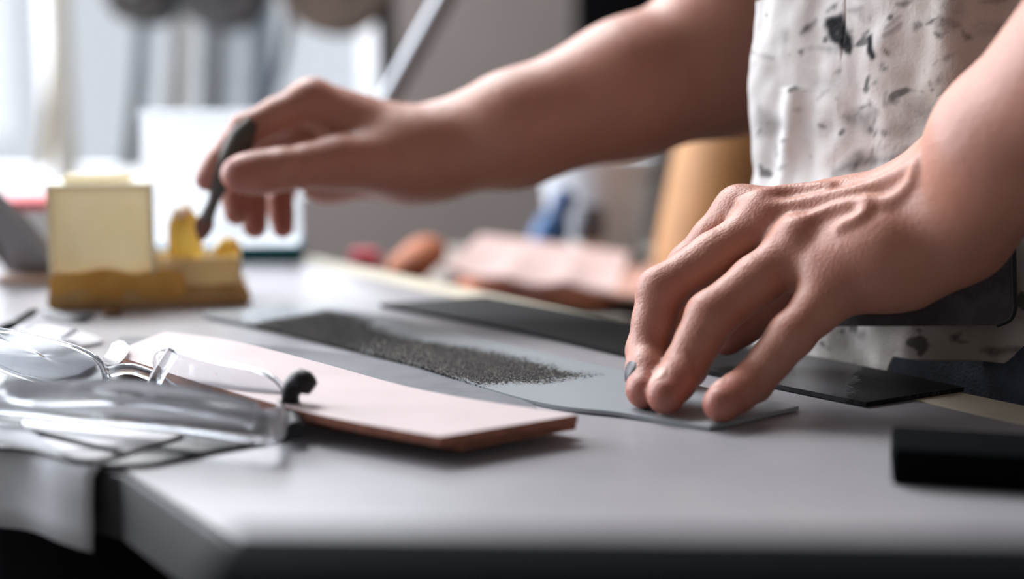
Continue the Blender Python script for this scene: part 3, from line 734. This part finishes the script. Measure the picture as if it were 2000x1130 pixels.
for _ in range(90):
    x_, y_ = rs.uniform(1490, 2000), rs.uniform(0, 345)
    if rs.random() > .35 + .65 * math.exp(-((x_ - 1740) / 170) ** 2): continue
    a_, l_, w_ = rs.gauss(-.5, .8), rs.uniform(4, 20), rs.uniform(1.2, 4.5)
    ca, sa = math.cos(a_), math.sin(a_)
    stain([(x_ + ca * l_, y_ + sa * l_), (x_ - sa * w_, y_ + ca * w_), (x_ - ca * l_, y_ - sa * l_), (x_ + sa * w_, y_ - ca * w_)], rs.uniform(.0006, .002), rs.uniform(.45, 1.0), rs.uniform(.2, .7))
# dirtier cloth in the middle, plus shade painted in towards the right
def dirt_shade(t, z):
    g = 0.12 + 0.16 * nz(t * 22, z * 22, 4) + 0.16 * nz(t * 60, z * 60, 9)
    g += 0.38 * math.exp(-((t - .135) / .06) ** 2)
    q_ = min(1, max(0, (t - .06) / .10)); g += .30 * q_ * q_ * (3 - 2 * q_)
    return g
pre = [(np.array(p), s, st, br, min(x for x, y in p) - .02, max(x for x, y in p) + .02, min(y for x, y in p) - .02, max(y for x, y in p) + .02, p) for p, s, st, br in stains]
def fold(t, z):
    f = 0.0045 * math.exp(-((t - .118 - .03 * (z - .1)) / .010) ** 2) - 0.006 * math.exp(-((t - .140 - .05 * (z - .1)) / .012) ** 2)
    f += 0.006 * nz(t * 16, z * 9, 2) + 0.003 * nz(t * 45, z * 20, 6) + .0012 * nz(t * 90, z * 80, 7)
    f += 0.004 * math.exp(-((z - .088 - .1 * (t - .06)) / .008) ** 2) * math.exp(-((t - .05) / .06) ** 2)
    f += 0.004 * math.exp(-((t - .026 - .1 * (z - .1)) / .006) ** 2) * (1 if z < .14 else .3)
    return f
V = []; st_a = []; dirt_shade_a = []
for i in range(NT):
    t = t0 + (t1 - t0) * i / (NT - 1)
    for j in range(NZ):
        q = j / (NZ - 1); zm = min(.186, ZTL - .002); z = zlo(t) + (zm - zlo(t)) * q / .85 if q < .85 else zm + (ztop(t) - zm) * (q - .85) / .15
        e = t + .002 * nz(z * 40, 3.3) + (.004 * nz(z * 14, 8.8) if t < .06 else 0)
        n_ = ap_n(t) - .004 + fold(t, z)
        V.append(Bp(e, n_, z))
        s = 0.0
        for P_, sf, stg, br, x0, x1, y0, y1, pl in pre:
            if x0 < t < x1 and y0 < z < y1:
                d = poly_sd((t, z), pl); d += br * .0025 * nz(t * 260, z * 260, 1.5) + br * .004 * nz(t * 110, z * 110, 5.1)
                s = max(s, stg * min(1, max(0, .5 - d / (2 * sf))) * (1 - .35 * br * max(0, .5 + nz(t * 500, z * 500, 2))))
        b = nz(t * 75, z * 90, 12.0) + .5 * nz(t * 200, z * 220, 5.0)
        hot = .5 + .5 * nz(t * 14, z * 14, 30.0)
        s = max(s, .75 * min(1, max(0, (b - .56 + .30 * (hot - .5)) / .10)))
        st_a.append(s); dirt_shade_a.append(dirt_shade(t, z))
F = []
for i in range(NT - 1):
    for j in range(NZ - 1): a = i * NZ + j; F.append((a, a + NZ, a + NZ + 1, a + 1))
m_apron = bpy.data.materials.new('apron_canvas'); m_apron.use_nodes = True; nt = m_apron.node_tree; p = nt.nodes['Principled BSDF']
a1 = nt.nodes.new('ShaderNodeAttribute'); a1.attribute_name = 'stain'; a2 = nt.nodes.new('ShaderNodeAttribute'); a2.attribute_name = 'dirt_shade'
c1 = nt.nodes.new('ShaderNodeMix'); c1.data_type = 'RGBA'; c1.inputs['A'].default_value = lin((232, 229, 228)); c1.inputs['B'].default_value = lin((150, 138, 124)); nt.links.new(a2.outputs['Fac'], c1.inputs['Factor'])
c2 = nt.nodes.new('ShaderNodeMix'); c2.data_type = 'RGBA'; c2.inputs['B'].default_value = lin((34, 36, 40)); nt.links.new(c1.outputs['Result'], c2.inputs['A']); nt.links.new(a1.outputs['Fac'], c2.inputs['Factor'])
nt.links.new(c2.outputs['Result'], p.inputs['Base Color']); p.inputs['Roughness'].default_value = 0.9; p.inputs['Specular IOR Level'].default_value = .2
tc = nt.nodes.new('ShaderNodeTexCoord'); nn = nt.nodes.new('ShaderNodeTexNoise'); nn.inputs['Scale'].default_value = 600; nt.links.new(tc.outputs['Object'], nn.inputs['Vector'])
bb = nt.nodes.new('ShaderNodeBump'); bb.inputs['Strength'].default_value = .25; bb.inputs['Distance'].default_value = .001; nt.links.new(nn.outputs['Fac'], bb.inputs['Height']); nt.links.new(bb.outputs[0], p.inputs['Normal'])
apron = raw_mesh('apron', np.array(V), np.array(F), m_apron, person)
for nm, arr in (('stain', st_a), ('dirt_shade', dirt_shade_a)):
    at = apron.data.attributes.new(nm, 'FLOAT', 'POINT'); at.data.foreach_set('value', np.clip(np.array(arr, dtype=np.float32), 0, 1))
so = apron.modifiers.new('thick', 'SOLIDIFY'); so.thickness = .0016; so.offset = 0
# pocket patch with rounded corner
pt = [ap_t(1640, 470, .006), ap_t(1985, 405, .006), ap_t(1990, 600, .006), ap_t(1982, 622, .006), ap_t(1955, 634, .006), ap_t(1640, 636, .006)]
m_pocket = mat('grey_pocket', (80, 73, 77), 0.85, var=0.2, scale=120, bump=0.3, bscale=600)
pv = []; res = 6
pc = [pt[0], pt[1]] + [tuple(x) for x in catmull([np.array(pt[2]), np.array(pt[3]), np.array(pt[4])], 8)] + [pt[5]]
V = [Bp(t, ap_n(t) + .0095, z) for t, z in pc] + [Bp(t, ap_n(t) + .0065, z) for t, z in pc]; n = len(pc)
F = [tuple(range(n)), tuple(range(n, 2 * n))[::-1]] + [(i, (i + 1) % n, n + (i + 1) % n, n + i) for i in range(n)]
pk_ = build('pocket', V, F, m_pocket, apron, bevel=.0006)
pk_['label'] = 'dark grey patch pocket with rounded corner'
rim = MB().tube([Bp(t, ap_n(t) + .0092, z) for t, z in pc[1:-1]], .0011, 8).out('stitching', mat('pocket_piping', (38, 36, 38), .7), apron, smooth=True)
# neck strap
m_strap = mat('canvas_strap', (214, 208, 200), 0.9)
for t_, te in ((.07, .14), (.30, .22)):
    MB().tube(catmull([Bp(t_, ap_n(t_) - .002, .42), Bp(t_, -.03, .50), Bp((t_ + te) / 2, -.14, .555), Bp(te, -.20, .54)], 12), .008, 8, flat=(1, .25)).out('neck_strap', m_strap, apron, smooth=True)

# ================================================================== SAFETY GLASSES
m_clear = mat('clear_plastic', (236, 240, 244), 0.06, var=0, trans=0.92, ior=1.38)
m_clearg = mat('clear_grey_plastic', (214, 215, 218), 0.12, var=0, trans=0.8, ior=1.42)
m_rub = mat('black_rubber', (24, 22, 26), 0.5, var=.1)
gl_c = G(300, 815)
glasses = empty('safety_glasses', gl_c, 'clear plastic safety glasses with black hinge tips lying on the bench', 'glasses')
def lens_pts(cx, cy, w, h, Yc, dY, tilt, n=40):
    pts = []
    for k in range(n):
        a = 2 * math.pi * k / n; ca, sa = math.cos(a), math.sin(a); se = (abs(ca) ** 3.2 + abs(sa) ** 3.2) ** (-1 / 3.2)
        x = ca * se; y = sa * se
        pts.append(Q(cx + w * x + tilt * 10 * y, cy + h * y + tilt * w * x * .12 * 2, Yc - dY * x + .008 * -y))
    return pts
def glens(cx, cy, w, h, Yc, dY):
    pts = lens_pts(cx, cy, w, h, Yc, dY, 1)
    c = sum(pts) / len(pts)
    rimp = pts + [pts[0], pts[1]]
    MB().tube(rimp, .0014, 10, caps=True).out('rim', m_clear, glasses, smooth=True)
    n = len(pts); V = []; F = []
    vn = np.array([0.1, -.8, .6])
    for s_ in (0, .0018):
        for q in (0.0, .5, 1.0):
            for p_ in pts: V.append(c + (p_ - c) * q * .985 + vn * (.004 * (1 - q * q) + s_))
    for b in (0, 3 * n):
        for i in range(2):
            for k in range(n): F.append((b + i * n + k, b + i * n + (k + 1) % n, b + (i + 1) * n + (k + 1) % n, b + (i + 1) * n + k))
    for k in range(n): F.append((2 * n + k, 2 * n + (k + 1) % n, 5 * n + (k + 1) % n, 5 * n + k))
    build('lens', V, F, m_clear, glasses, smooth=True)
glens(432, 752, 126, 42, .605, .018)
glens(88, 712, 118, 44, .640, .016)
MB().tube(catmull([Q(212, 735, .628), Q(255, 728, .624), Q(300, 742, .620)], 8), .0026, 10).out('bridge', m_clear, glasses, smooth=True)
V_ = catmull([G(578, 850, .0045), Q(570, 810, .572), Q(568, 775, .572), Q(585, 752, .571), Q(612, 768, .570)], 14)
MB().tube(V_, [.0038] * 7 + [.0042] * 3 + [.0050, .0050, .0044, .003], 12).out('temple_tip', m_rub, glasses, smooth=True)
MB().tube(catmull([Q(545, 812, .588), G(528, 842, .011), G(300, 818, .0110), G(60, 796, .0110), G(-160, 778, .0110)], 30), .0042, 12, flat=(1.6, .55)).out('temple', m_clearg, glasses, smooth=True)
MB().tube(catmull([Q(-20, 700, .64), G(10, 770, .022), G(250, 776, .0190), G(420, 800, .0170), G(500, 820, .0140)], 30), .0036, 12, flat=(1.5, .5)).out('temple', m_clearg, glasses, smooth=True)
m_screw = mat('steel_screw', (225, 225, 228), 0.2, metal=1, var=0)
for (x, y) in ((230, 768), (300, 782), (556, 800)):
    MB().lathe([(.0006, -.001), (.0022, -.001), (.0022, .0006), (.0016, .0012), (.0004, .0014)], Q(x, y, .600), 16, axis=(0, -.8, .5)).out('screw', m_screw, glasses, smooth=True)
MB().tube(catmull([Q(338, 695, .612), Q(312, 735, .606), Q(292, 775, .600)], 8), .0030, 10).out('nose_pad', m_clear, glasses, smooth=True)

glasses.location.z += .002

# ================================================================== OFFCUTS at the left of the bench
m_bleather = mat('black_leather', (26, 26, 30), 0.38, var=.2, scale=200, bump=.15, bscale=500)
m_wleather = mat('white_leather', (222, 222, 226), 0.55, var=.04, scale=100, bump=.1)
def offcut(name, pts, z, th, m, label, curl=0.0, per=8):
    pts = [p[:2] for p in closed_curve(GP(pts, z), per)]
    o = MB().prism([tuple(p) for p in pts], Z0 + z, Z0 + z + th).out(name, m, bevel=.0004, seg=1)
    return tag(o, label, 'leather offcut')
offcut('leather_offcut', [(-60, 818), (60, 828), (300, 838), (520, 842), (560, 858), (420, 884), (290, 912), (160, 908), (60, 884), (-60, 870)], 0.0004, .0014, m_bleather, 'large black leather offcut at the corner of the bench, under the white one')
offcut('leather_offcut', [(45, 824), (200, 832), (360, 846), (270, 880), (180, 902), (110, 880)], 0.0022, .0014, m_wleather, 'white leather offcut with a rounded end on top of the black one')
def ribbon(name, pts, wd, hw, th, m, label, n=40):
    P_ = catmull(pts, n); V = []; F = []
    wd = np.array(wd, float)
    for i, p_ in enumerate(P_):
        t = P_[min(i + 1, n - 1)] - P_[max(i - 1, 0)]; t /= np.linalg.norm(t); a = wd - t * wd.dot(t); a /= np.linalg.norm(a); b = np.cross(t, a)
        k = hw * min(1, .25 + 4 * i / n, .25 + 4 * (n - 1 - i) / n)
        for (s1, s2) in ((-1, -1), (1, -1), (1, 1), (-1, 1)): V.append(p_ + a * k * s1 + b * th * s2)
    for i in range(n - 1):
        for q in range(4): F.append((i * 4 + q, i * 4 + (q + 1) % 4, (i + 1) * 4 + (q + 1) % 4, (i + 1) * 4 + q))
    F.append((3, 2, 1, 0)); F.append(tuple((n - 1) * 4 + q for q in range(4)))
    return tag(build(name, V, F, m, smooth=True, sharp=40), label, 'leather offcut')
ribbon('leather_offcut', [G(-60, 662, .001), G(-10, 645, .003), G(30, 630, .006), G(55, 615, .008), G(72, 605, .010)], (.5, .2, .8), .0026, .0012, m_bleather, 'narrow glossy black leather curl rising at the left end of the bench')
ribbon('leather_offcut', [G(80, 606, .004), G(110, 617, .0025), G(145, 624, .0018), G(185, 616, .004)], (.2, .7, .6), .0030, .0010, m_bleather, 'small crescent of black leather in front of the glue box')
offcut('leather_offcut', [(200, 610), (232, 606), (234, 616), (204, 619)], 0.0004, .002, mat('brown_leather', (92, 62, 38), .6), 'tiny brown leather scrap against the foot of the glue box', per=2)
offcut('leather_offcut', [(-40, 650), (60, 640), (150, 650), (200, 668), (150, 680), (60, 690), (-40, 700)], 0.0004, .0014, m_wleather, 'white leather offcut lying behind the left lens of the glasses')
ribbon('leather_offcut', [G(122, 660, .003), G(134, 652, .006), G(146, 645, .009)], (1, .3, .3), .0035, .0006, m_wleather, 'small curled white leather sliver near the black curl')
ribbon('leather_offcut', [G(206, 712, .0132), G(222, 700, .0150), G(233, 683, .0160), G(237, 667, .0150)], (-1, .1, .2), .0045, .0006, m_wleather, 'white curled leather sliver at the left end of the pink leather')
offcut('leather_offcut', [(-80, 700), (40, 690), (150, 694), (190, 715), (110, 745), (20, 752), (-80, 746)], 0.0020, .0012, mat('slate_leather', (84, 86, 98), .5, var=.1), 'slate grey leather offcut seen through the left lens')
offcut('leather_offcut', [(215, 716), (300, 738), (300, 770), (250, 775), (205, 765)], 0.0004, .0024, m_bleather, 'black leather scrap poking out under the left end of the pink leather', per=3)

# leather draped over the left near edge of the bench
e_d = (left2 - corner) / np.linalg.norm(left2 - corner); e_n = np.array([-e_d[1], e_d[0]])
if e_n[1] > 0: e_n = -e_n                       # outwards, towards the camera
prof = [(-.010, .0024), (-.007, .0024), (-.005, .0024), (-.003, .0024), (.0022, .0015), (.0046, -.003), (.0052, -.012), (.0054, -.022), (.0060, -.031)]
V = []; F = []; nu = 30; nv = len(prof)
for i in range(nu):
    sd_ = .012 + .13 * i / (nu - 1)
    for o_, z_ in prof:
        w_ = .0016 * (1 + math.sin(i * .5)) if z_ < -.002 else 0
        q_ = corner + e_d * sd_ + e_n * (o_ + w_); V.append((q_[0], q_[1], Z0 + z_ + .0012 * math.sin(i * .3) * (1 if z_ < -.02 else 0)))
for i in range(nu - 1):
    for j in range(nv - 1): a = i * nv + j; F.append((a, a + 1, a + nv + 1, a + nv))
dr = build('draped_leather', V, F, mat('pale_grey_leather', (206, 208, 214), .85, var=.06, spec=.2), smooth=True); md = dr.modifiers.new('thick', 'SOLIDIFY'); md.thickness = .0012; md.offset = 1
tag(dr, 'pale grey leather sheet hanging over the near left edge of the bench', 'leather sheet')

# ================================================================== FOREGROUND BLOCKS
m_blk = mat('black_block', (10, 12, 13), 0.9, var=.15, spec=0.03)
c0 = G(1775, 946); rzb = math.radians(-14)
bl = MB().box(c0 + np.array([.066, .0, .0068]), (.14, .036, .0135), rzb).out('sanding_block', m_blk, bevel=.002)
tag(bl, 'black rubber sanding block on the right of the bench', 'block')
rb = MB(); rb.box((.125, .272, Z0 + .0238), (.37, .03, .047), math.radians(-2)); tag(rb.out('added_dark_bar', m_blk, bevel=.002), 'added black bar that darkens the bottom edge of the view', 'bar')  # added out-of-focus bar, makes the dark fade along the bottom

# ================================================================== BEHIND: things at the far left of the bench
m_acryl = mat('white_acrylic', (244, 247, 250), 0.7, var=0, trans=.85, ior=1.2)
m_teal = mat('teal_glass', (4, 78, 86), 0.5, var=.1, spec=.2)
wa = G(272, 512); wb = G(575, 508)
wb_ = empty('acrylic_box', (wa + wb) / 2, 'frosted white acrylic box on a teal glass foot behind the far hand', 'box')
wl = wb[0] - wa[0]; wc = (wa + wb) / 2; rz_ = math.atan2(wb[1] - wa[1], wb[0] - wa[0])
MB().box(wc + np.array([0, .035, .0655]), (wl, .07, .1066), rz_).out('box_body', m_acryl, wb_, bevel=.003)
MB().box(wc + np.array([.0, .035, .0061]), (wl + .006, .082, .012), rz_).out('foot_plate', m_teal, wb_, bevel=.0008)
MB().box(wc + np.array([0, .035, .1195]), (wl + .003, .074, .003), rz_).out('box_lid', m_acryl, wb_, bevel=.001)
# grey leaning plate, dark block, pinkish board, white carton with a red band
m_steel = mat('dull_grey_plate', (124, 124, 130), .5, var=.06)
pa = G(-60, 545); 
V = [G(92, 542), G(20, 542), Q(-60, 430, .98), Q(-60, 340, .98), Q(30, 425, .99), Q(92, 500, 1.0)]
th = np.array([.004, .012, 0]); n = len(V)
o = build('grey_plate', [v for v in V] + [v + th for v in V], [tuple(range(n)), tuple(range(n, 2 * n))[::-1]] + [(i, (i + 1) % n, n + (i + 1) % n, n + i) for i in range(n)], m_steel, bevel=.0008)
tag(o, 'dull grey metal plate leaning at the far left beside the glue box', 'plate')
cb = G(40, 500)
ct = empty('carton', cb, 'white carton with a red band behind the grey plate', 'carton')
MB().box(cb + np.array([-.03, .06, .0185]), (.14, .08, .037), .1).out('carton_body', m_white, ct, bevel=.002)
MB().box(cb + np.array([-.03, .06, .0412]), (.142, .082, .008), .1).out('red_band', mat('red_tape', (206, 52, 60), .5), ct, bevel=.002)
tag(MB().box(G(60, 552) + np.array([0, .004, .003]), (.045, .03, .005), .1).out('wood_offcut', mat('pinkish_wood', (196, 172, 160), .7), bevel=.0008), 'small pinkish wooden board at the far left beside the glue box', 'board')
# desk lamp: base behind the box, jointed arm rising to the upper right
m_chrome = mat('brushed_steel', (158, 160, 164), .4, metal=.6, var=.04)
bs = G(420, 478); lamp = empty('desk_lamp', bs, 'jointed steel desk lamp whose bright arm rises behind the far hand', 'lamp')
MB().lathe([(.05, 0), (.055, .004), (.052, .012), (.015, .018), (.008, .03)], bs + [0, .05, .0], 28).out('lamp_base', m_chrome, lamp, smooth=True)
hinge = Q(682, 335, 1.33); bt = bs + np.array([0, .05, .028])
MB().tube([bt, hinge], .006, 12).out('lower_arm', m_chrome, lamp, smooth=True)
MB().lathe([(.002, -.014), (.013, -.012), (.013, .012), (.002, .014)], hinge, 20, axis=(0, 1, 0)).out('hinge', m_chrome, lamp, smooth=True)
top = Q(985, -210, 1.33)
MB().tube([hinge, top], .0105, 12).out('upper_arm', m_chrome, lamp, smooth=True)
MB().lathe([(.012, .03), (.03, .02), (.065, -.06), (.068, -.065), (.05, -.05), (.01, .0)], top + np.array([.03, 0, .0]), 28, axis=(-.4, 0, 1)).out('lamp_shade', m_chrome, lamp, smooth=True)

# ---- rack with rolls and hanging strips in front of the window
RY = 2.2
rack = empty('wall_rack', (-.50, RY + .08, 0), 'grey metal rack in front of the window holding leather rolls', 'rack')
m_rack = mat('rack_metal', (176, 170, 160), .5, var=.05)
zr = Q(400, -60, RY + .08)[2]
xl = Q(112, 100, RY + .1)[0]; xr = Q(752, 100, RY + .1)[0]
for x, m_ in ((xl, m_rack), (xr, mat('rack_dark', (74, 74, 78), .5))):
    zl_ = 0 if x == xl else Q(752, 250, RY + .12)[2]; zt_ = 1.7 if x == xl else ZC - .001
    MB().box((x, RY + .12, (zl_ + zt_) / 2), (.03, .03, zt_ - zl_)).out('upright', m_, rack, bevel=.002)
MB().tube([(xl, RY + .12, zr + .02), (xr, RY + .12, zr + .02)], .012, 12).out('rail', m_rack, rack, smooth=True)
def roll(px, py, r, ln, m, label):
    c = Q(px, py, RY); e = empty('leather_roll', c - np.array([0, 0, r]), label, 'leather roll', 'leather rolls on the rack pegs')
    mb = MB(); prof = []
    mb.lathe([(r * .25, 0), (r * .25, .004), (r * .96, .004), (r, .008), (r, ln), (r * .9, ln + .002), (r * .2, ln + .002)], c + np.array([0, -.05, 0]), 36, axis=(0, 1, 0)).out('roll_body', m, e, smooth=True, sharp=40)
    pts = []
    for k in range(90):
        a = k / 90 * 6 * math.pi; rr = r * (.25 + .70 * k / 90); pts.append(c + np.array([rr * math.cos(a), -.0472, rr * math.sin(a)]))
    MB().tube(pts, .0022, 6).out('spiral_edge', mat('roll_edge', (120, 112, 104), .8), e, smooth=True)
    MB().tube([c + np.array([0, -.06, 0]), c + np.array([0, RY + .12 - c[1], 0])], .007, 10).out('peg', m_rack, e, smooth=True)
m_navy = mat('navy_leather', (58, 64, 74), .5); m_char = mat('charcoal_leather', (80, 84, 94), .5); m_brown = mat('taupe_leather', (126, 108, 96), .6)
roll(278, -14, .048, .12, m_navy, 'dark navy leather roll, leftmost on the rack')
roll(436, -22, .062, .12, m_char, 'charcoal leather roll, middle of the three on the rack')
roll(652, -38, .082, .12, m_brown, 'taupe brown leather roll, rightmost on the rack')
def hang(px0, px1, y0, bend, Y, m, label):
    nu, nv = 24, 6; V = []; F = []
    for i in range(nu):
        q = i / (nu - 1); py = -70 + (y0 + 70) * q
        for j in range(nv):
            s = j / (nv - 1); px = px0 + (px1 - px0) * s - bend * q * q
            V.append(Q(px, py, Y + .02 * math.sin(s * 3.1) + .01 * q))
    for i in range(nu - 1):
        for j in range(nv - 1): a = i * nv + j; F.append((a, a + 1, a + nv + 1, a + nv))
    o = build('leather_strap', V, F, m, smooth=True); md = o.modifiers.new('thick', 'SOLIDIFY'); md.thickness = .003
    return tag(o, label, 'leather strap', 'straps hanging from the rack')
m_s1 = mat('pale_blue_leather', (204, 212, 218), .6); m_s2 = mat('stone_leather', (208, 207, 204), .6); m_s3 = mat('mid_grey_leather', (176, 182, 188), .6); m_s4 = mat('slate_strap', (120, 130, 142), .6); m_s5 = mat('cream_strap', (206, 196, 176), .6)
hang(262, 305, 330, 30, RY + .17, m_s1, 'pale blue-grey leather strap hanging under the navy roll')
hang(335, 385, 330, 24, RY + .18, m_s2, 'stone coloured leather strap between the navy and charcoal rolls')
hang(392, 500, 330, 10, RY + .16, m_s3, 'wide mid-grey leather strap hanging under the charcoal roll')
hang(500, 540, 330, 20, RY + .19, m_s1, 'pale blue-grey leather strap right of the wide grey strap')
hang(562, 582, 240, 60, RY + .15, m_s4, 'narrow slate leather strap right of the charcoal roll')
hang(100, 128, 330, 30, RY + .18, m_s5, 'narrow cream leather strap at the far left of the rack')
# dark diagonal strut low at the left: leaning tube
a_ = Q(272, 240, 1.9); b_ = Q(150, 350, 1.9)
d_ = (b_ - a_) / (a_[2] - b_[2]); foot = a_ + d_ * a_[2]
# ---- back table and the things on it
BT = Z0 - .075
m_bt = mat('back_table_wood', (128, 120, 112), .6, var=.1)
bt_ = empty('side_table', (.42, 1.62, 0), 'plain wooden side table behind the workbench', 'table')
MB().box((.44, 1.62, BT - .015), (1.14, .62, .03)).out('table_top', m_bt, bt_, bevel=.002)
for sx in (-1, 1):
    for sy in (-1, 1): MB().box((.44 + sx * .53, 1.62 + sy * .27, (BT - .03) / 2), (.05, .05, BT - .03)).out('leg', m_bt, bt_)
m_tan = mat('tan_leather', (164, 118, 72), .6, var=.08, scale=20); m_rust = mat('rust_leather', (170, 100, 66), .65, var=.1, scale=20); m_choc = mat('chocolate_leather', (60, 38, 30), .6, var=.1)
m_peach = mat('peach_leather', (196, 168, 162), .6, var=.05, scale=20)
def bt_sheet(px, z, th, m, name, label, Yn, Yf, wave=.0, tilt=(0, 0)):
    """sheet lying flat-ish: near polyline px list at depth Yn, far at Yf, height z above the side table"""
    nu = 30; near = []; far = []
    (xa, xb) = px
    x0 = (xa - 1000) / FPX * Yn; x1 = (xb - 1000) / FPX * Yn
    A = [np.array([x0 + (x1 - x0) * k / 4, Yn + .012 * math.sin(k * 2.1 + z * 50), BT]) for k in range(5)]
    B_ = [np.array([x0 + (x1 - x0) * k / 4 + .03, Yf, BT]) for k in range(5)]
    o = patch(name, A, B_, 40, 10, lambda u, v: z + tilt[0] * v + tilt[1] * (1 - u) + wave * abs(math.sin(u * 9)) * (1 - v), th, m)
    return tag(o, label, 'leather sheet')
bt_sheet((800, 1290), 0.0008, .006, m_choc, 'leather_sheet', 'dark chocolate leather sheet, lowest of the pile on the side table', 1.34, 1.60)
bt_sheet((850, 1300), .0075, .004, m_rust, 'leather_sheet', 'rust brown leather sheet under the peach sheet on the side table', 1.335, 1.60, wave=.008)
bt_sheet((866, 1205), .0215, .004, m_peach, 'leather_sheet', 'pale peach leather sheet sloping on top of the pile behind the bench', 1.34, 1.55, tilt=(.010, .020), wave=-.004)
bt_sheet((1200, 1330), .0215, .004, mat('dusty_rose_leather', (186, 140, 124), .6), 'leather_sheet', 'dusty rose leather sheet at the right end of the pile', 1.30, 1.5)
# folded rust leather at left of the pile
V_ = []; 
rl = MB().tube(catmull([Q(765, 545, 1.36), Q(800, 520, 1.38), Q(822, 500, 1.41), Q(836, 492, 1.44)], 12), [.004, .014, .020, .022, .022, .022, .022, .022, .022, .022, .022, .02], 14, flat=(.8, 1.0))
tag(rl.out('leather_bundle', m_rust, smooth=True), 'rust coloured folded leather at the left of the pile on the side table', 'leather bundle')
tag(MB().box(Q(712, 516, 1.40), (.028, .02, .028)).out('thread_spool', mat('red_thread', (206, 70, 84), .6), bevel=.004), 'small red thread spool at the left end of the side table', 'spool')
# blue bottle leaning, dark bottle, grey bucket, tan roll
m_blue = mat('blue_plastic', (38, 82, 132), .35, var=.05)
bb0 = Q(1062, 490, 1.66); ax = Q(1108, 372, 1.66) - bb0; Ln = np.linalg.norm(ax); ax = ax / Ln
bb = empty('blue_bottle', bb0, 'blue plastic squeeze bottle leaning above the peach leather', 'bottle')
MB().lathe([(.012, -.01), (.021, -.008), (.022, 0), (.0215, Ln * .42), (.013, Ln * .60), (.012, Ln * .62)], bb0, 24, axis=ax).out('bottle_body', m_blue, bb, smooth=True)
MB().lathe([(.0135, Ln * .60), (.0135, Ln * .95), (.010, Ln), (.003, Ln + .002)], bb0, 20, axis=ax).out('bottle_cap', mat('navy_cap', (30, 62, 112), .4), bb, smooth=True)
db = np.array(Q(1150, 480, 1.70)); db[2] = BT + .0005
d2b = empty('ink_bottle', db, 'dark grey round ink bottle right of the blue bottle', 'bottle')
hgt = Q(1150, 400, 1.70)[2] - BT
MB().lathe([(.015, 0), (.018, .003), (.018, hgt * .35), (.017, hgt * .42)], db, 24).out('bottle_body', mat('cream_label', (216, 204, 190), .5), d2b, smooth=True)
MB().lathe([(.0175, hgt * .42), (.019, hgt * .5), (.019, hgt * .88), (.015, hgt * .98), (.004, hgt)], db, 24).out('bottle_cap', mat('graphite_cap', (76, 76, 84), .4), d2b, smooth=True)
gc = np.array(Q(1165, 520, 1.80)); gc[2] = BT + .0005; hg = Q(1165, 305, 1.80)[2] - BT
gbk = empty('grey_bucket', gc, 'pale grey plastic bucket behind the two bottles', 'bucket')
MB().lathe([(.050, 0), (.056, .004), (.072, hg * .95), (.075, hg * .96), (.075, hg), (.070, hg), (.054, .01), (.01, .008)], gc, 36).out('bucket_body', mat('bucket_plastic', (204, 209, 216), .4, var=.03), gbk, smooth=True, sharp=40)
MB().tube(catmull([gc + np.array([-.074, 0, hg * .93]), gc + np.array([-.05, -.05, hg * .80]), gc + np.array([.05, -.05, hg * .80]), gc + np.array([.074, 0, hg * .93])], 16), .0025, 8).out('bucket_handle', m_rack, gbk, smooth=True)
# big tan hide standing rolled
tc0 = np.array(Q(1392, 520, 1.55)); tc0[2] = BT + .0005; ht = Q(1400, 215, 1.55)[2] - BT
V = []; F = []; nn_ = 70; rows = 20
for i in range(rows):
    q = i / (rows - 1)
    for k in range(nn_):
        a = k / (nn_ - 1) * 2.6 * 2 * math.pi + 2.2; rr = (.036 + .036 * k / nn_) * (1.05 - .12 * q) * (1 + .03 * math.sin(a * 2 + q * 3))
        V.append(tc0 + np.array([rr * math.cos(a) + .028 * q, rr * math.sin(a), ht * q * (1 + .03 * math.sin(a))]))
for i in range(rows - 1):
    for k in range(nn_ - 1): a = i * nn_ + k; F.append((a, a + 1, a + nn_ + 1, a + nn_))
hide = build('rolled_hide', V, F, m_tan, smooth=True); md = hide.modifiers.new('thick', 'SOLIDIFY'); md.thickness = .003; md.offset = 0
tag(hide, 'tall tan leather hide rolled and stood upright beside the apron', 'leather roll')
# black wall cabinet at the top, behind the forearm
cbx = empty('wall_cabinet', (Q(1200, 0, 3.2)[0], 3.2, Q(0, 150, 3.2)[2]), 'black cabinet hung on the back wall above the forearm', 'cabinet')
x0_, x1_ = Q(1125, 0, 3.2)[0], Q(1330, 0, 3.2)[0]; zb_ = Q(0, 180, 3.2)[2]
MB().box(((x0_ + x1_) / 2, 3.24, zb_ + .4), (x1_ - x0_, .11, .8)).out('cabinet_body', m_black, cbx, bevel=.003)
MB().box(((x0_ + x1_) / 2, 3.175, zb_ + .4), (x1_ - x0_ - .01, .016, .79)).out('door', m_black, cbx, bevel=.003)
MB().tube([(x0_ + .02, 3.155, zb_ + .3), (x0_ + .02, 3.155, zb_ + .42)], .005, 8).out('handle', m_chrome, cbx, smooth=True)
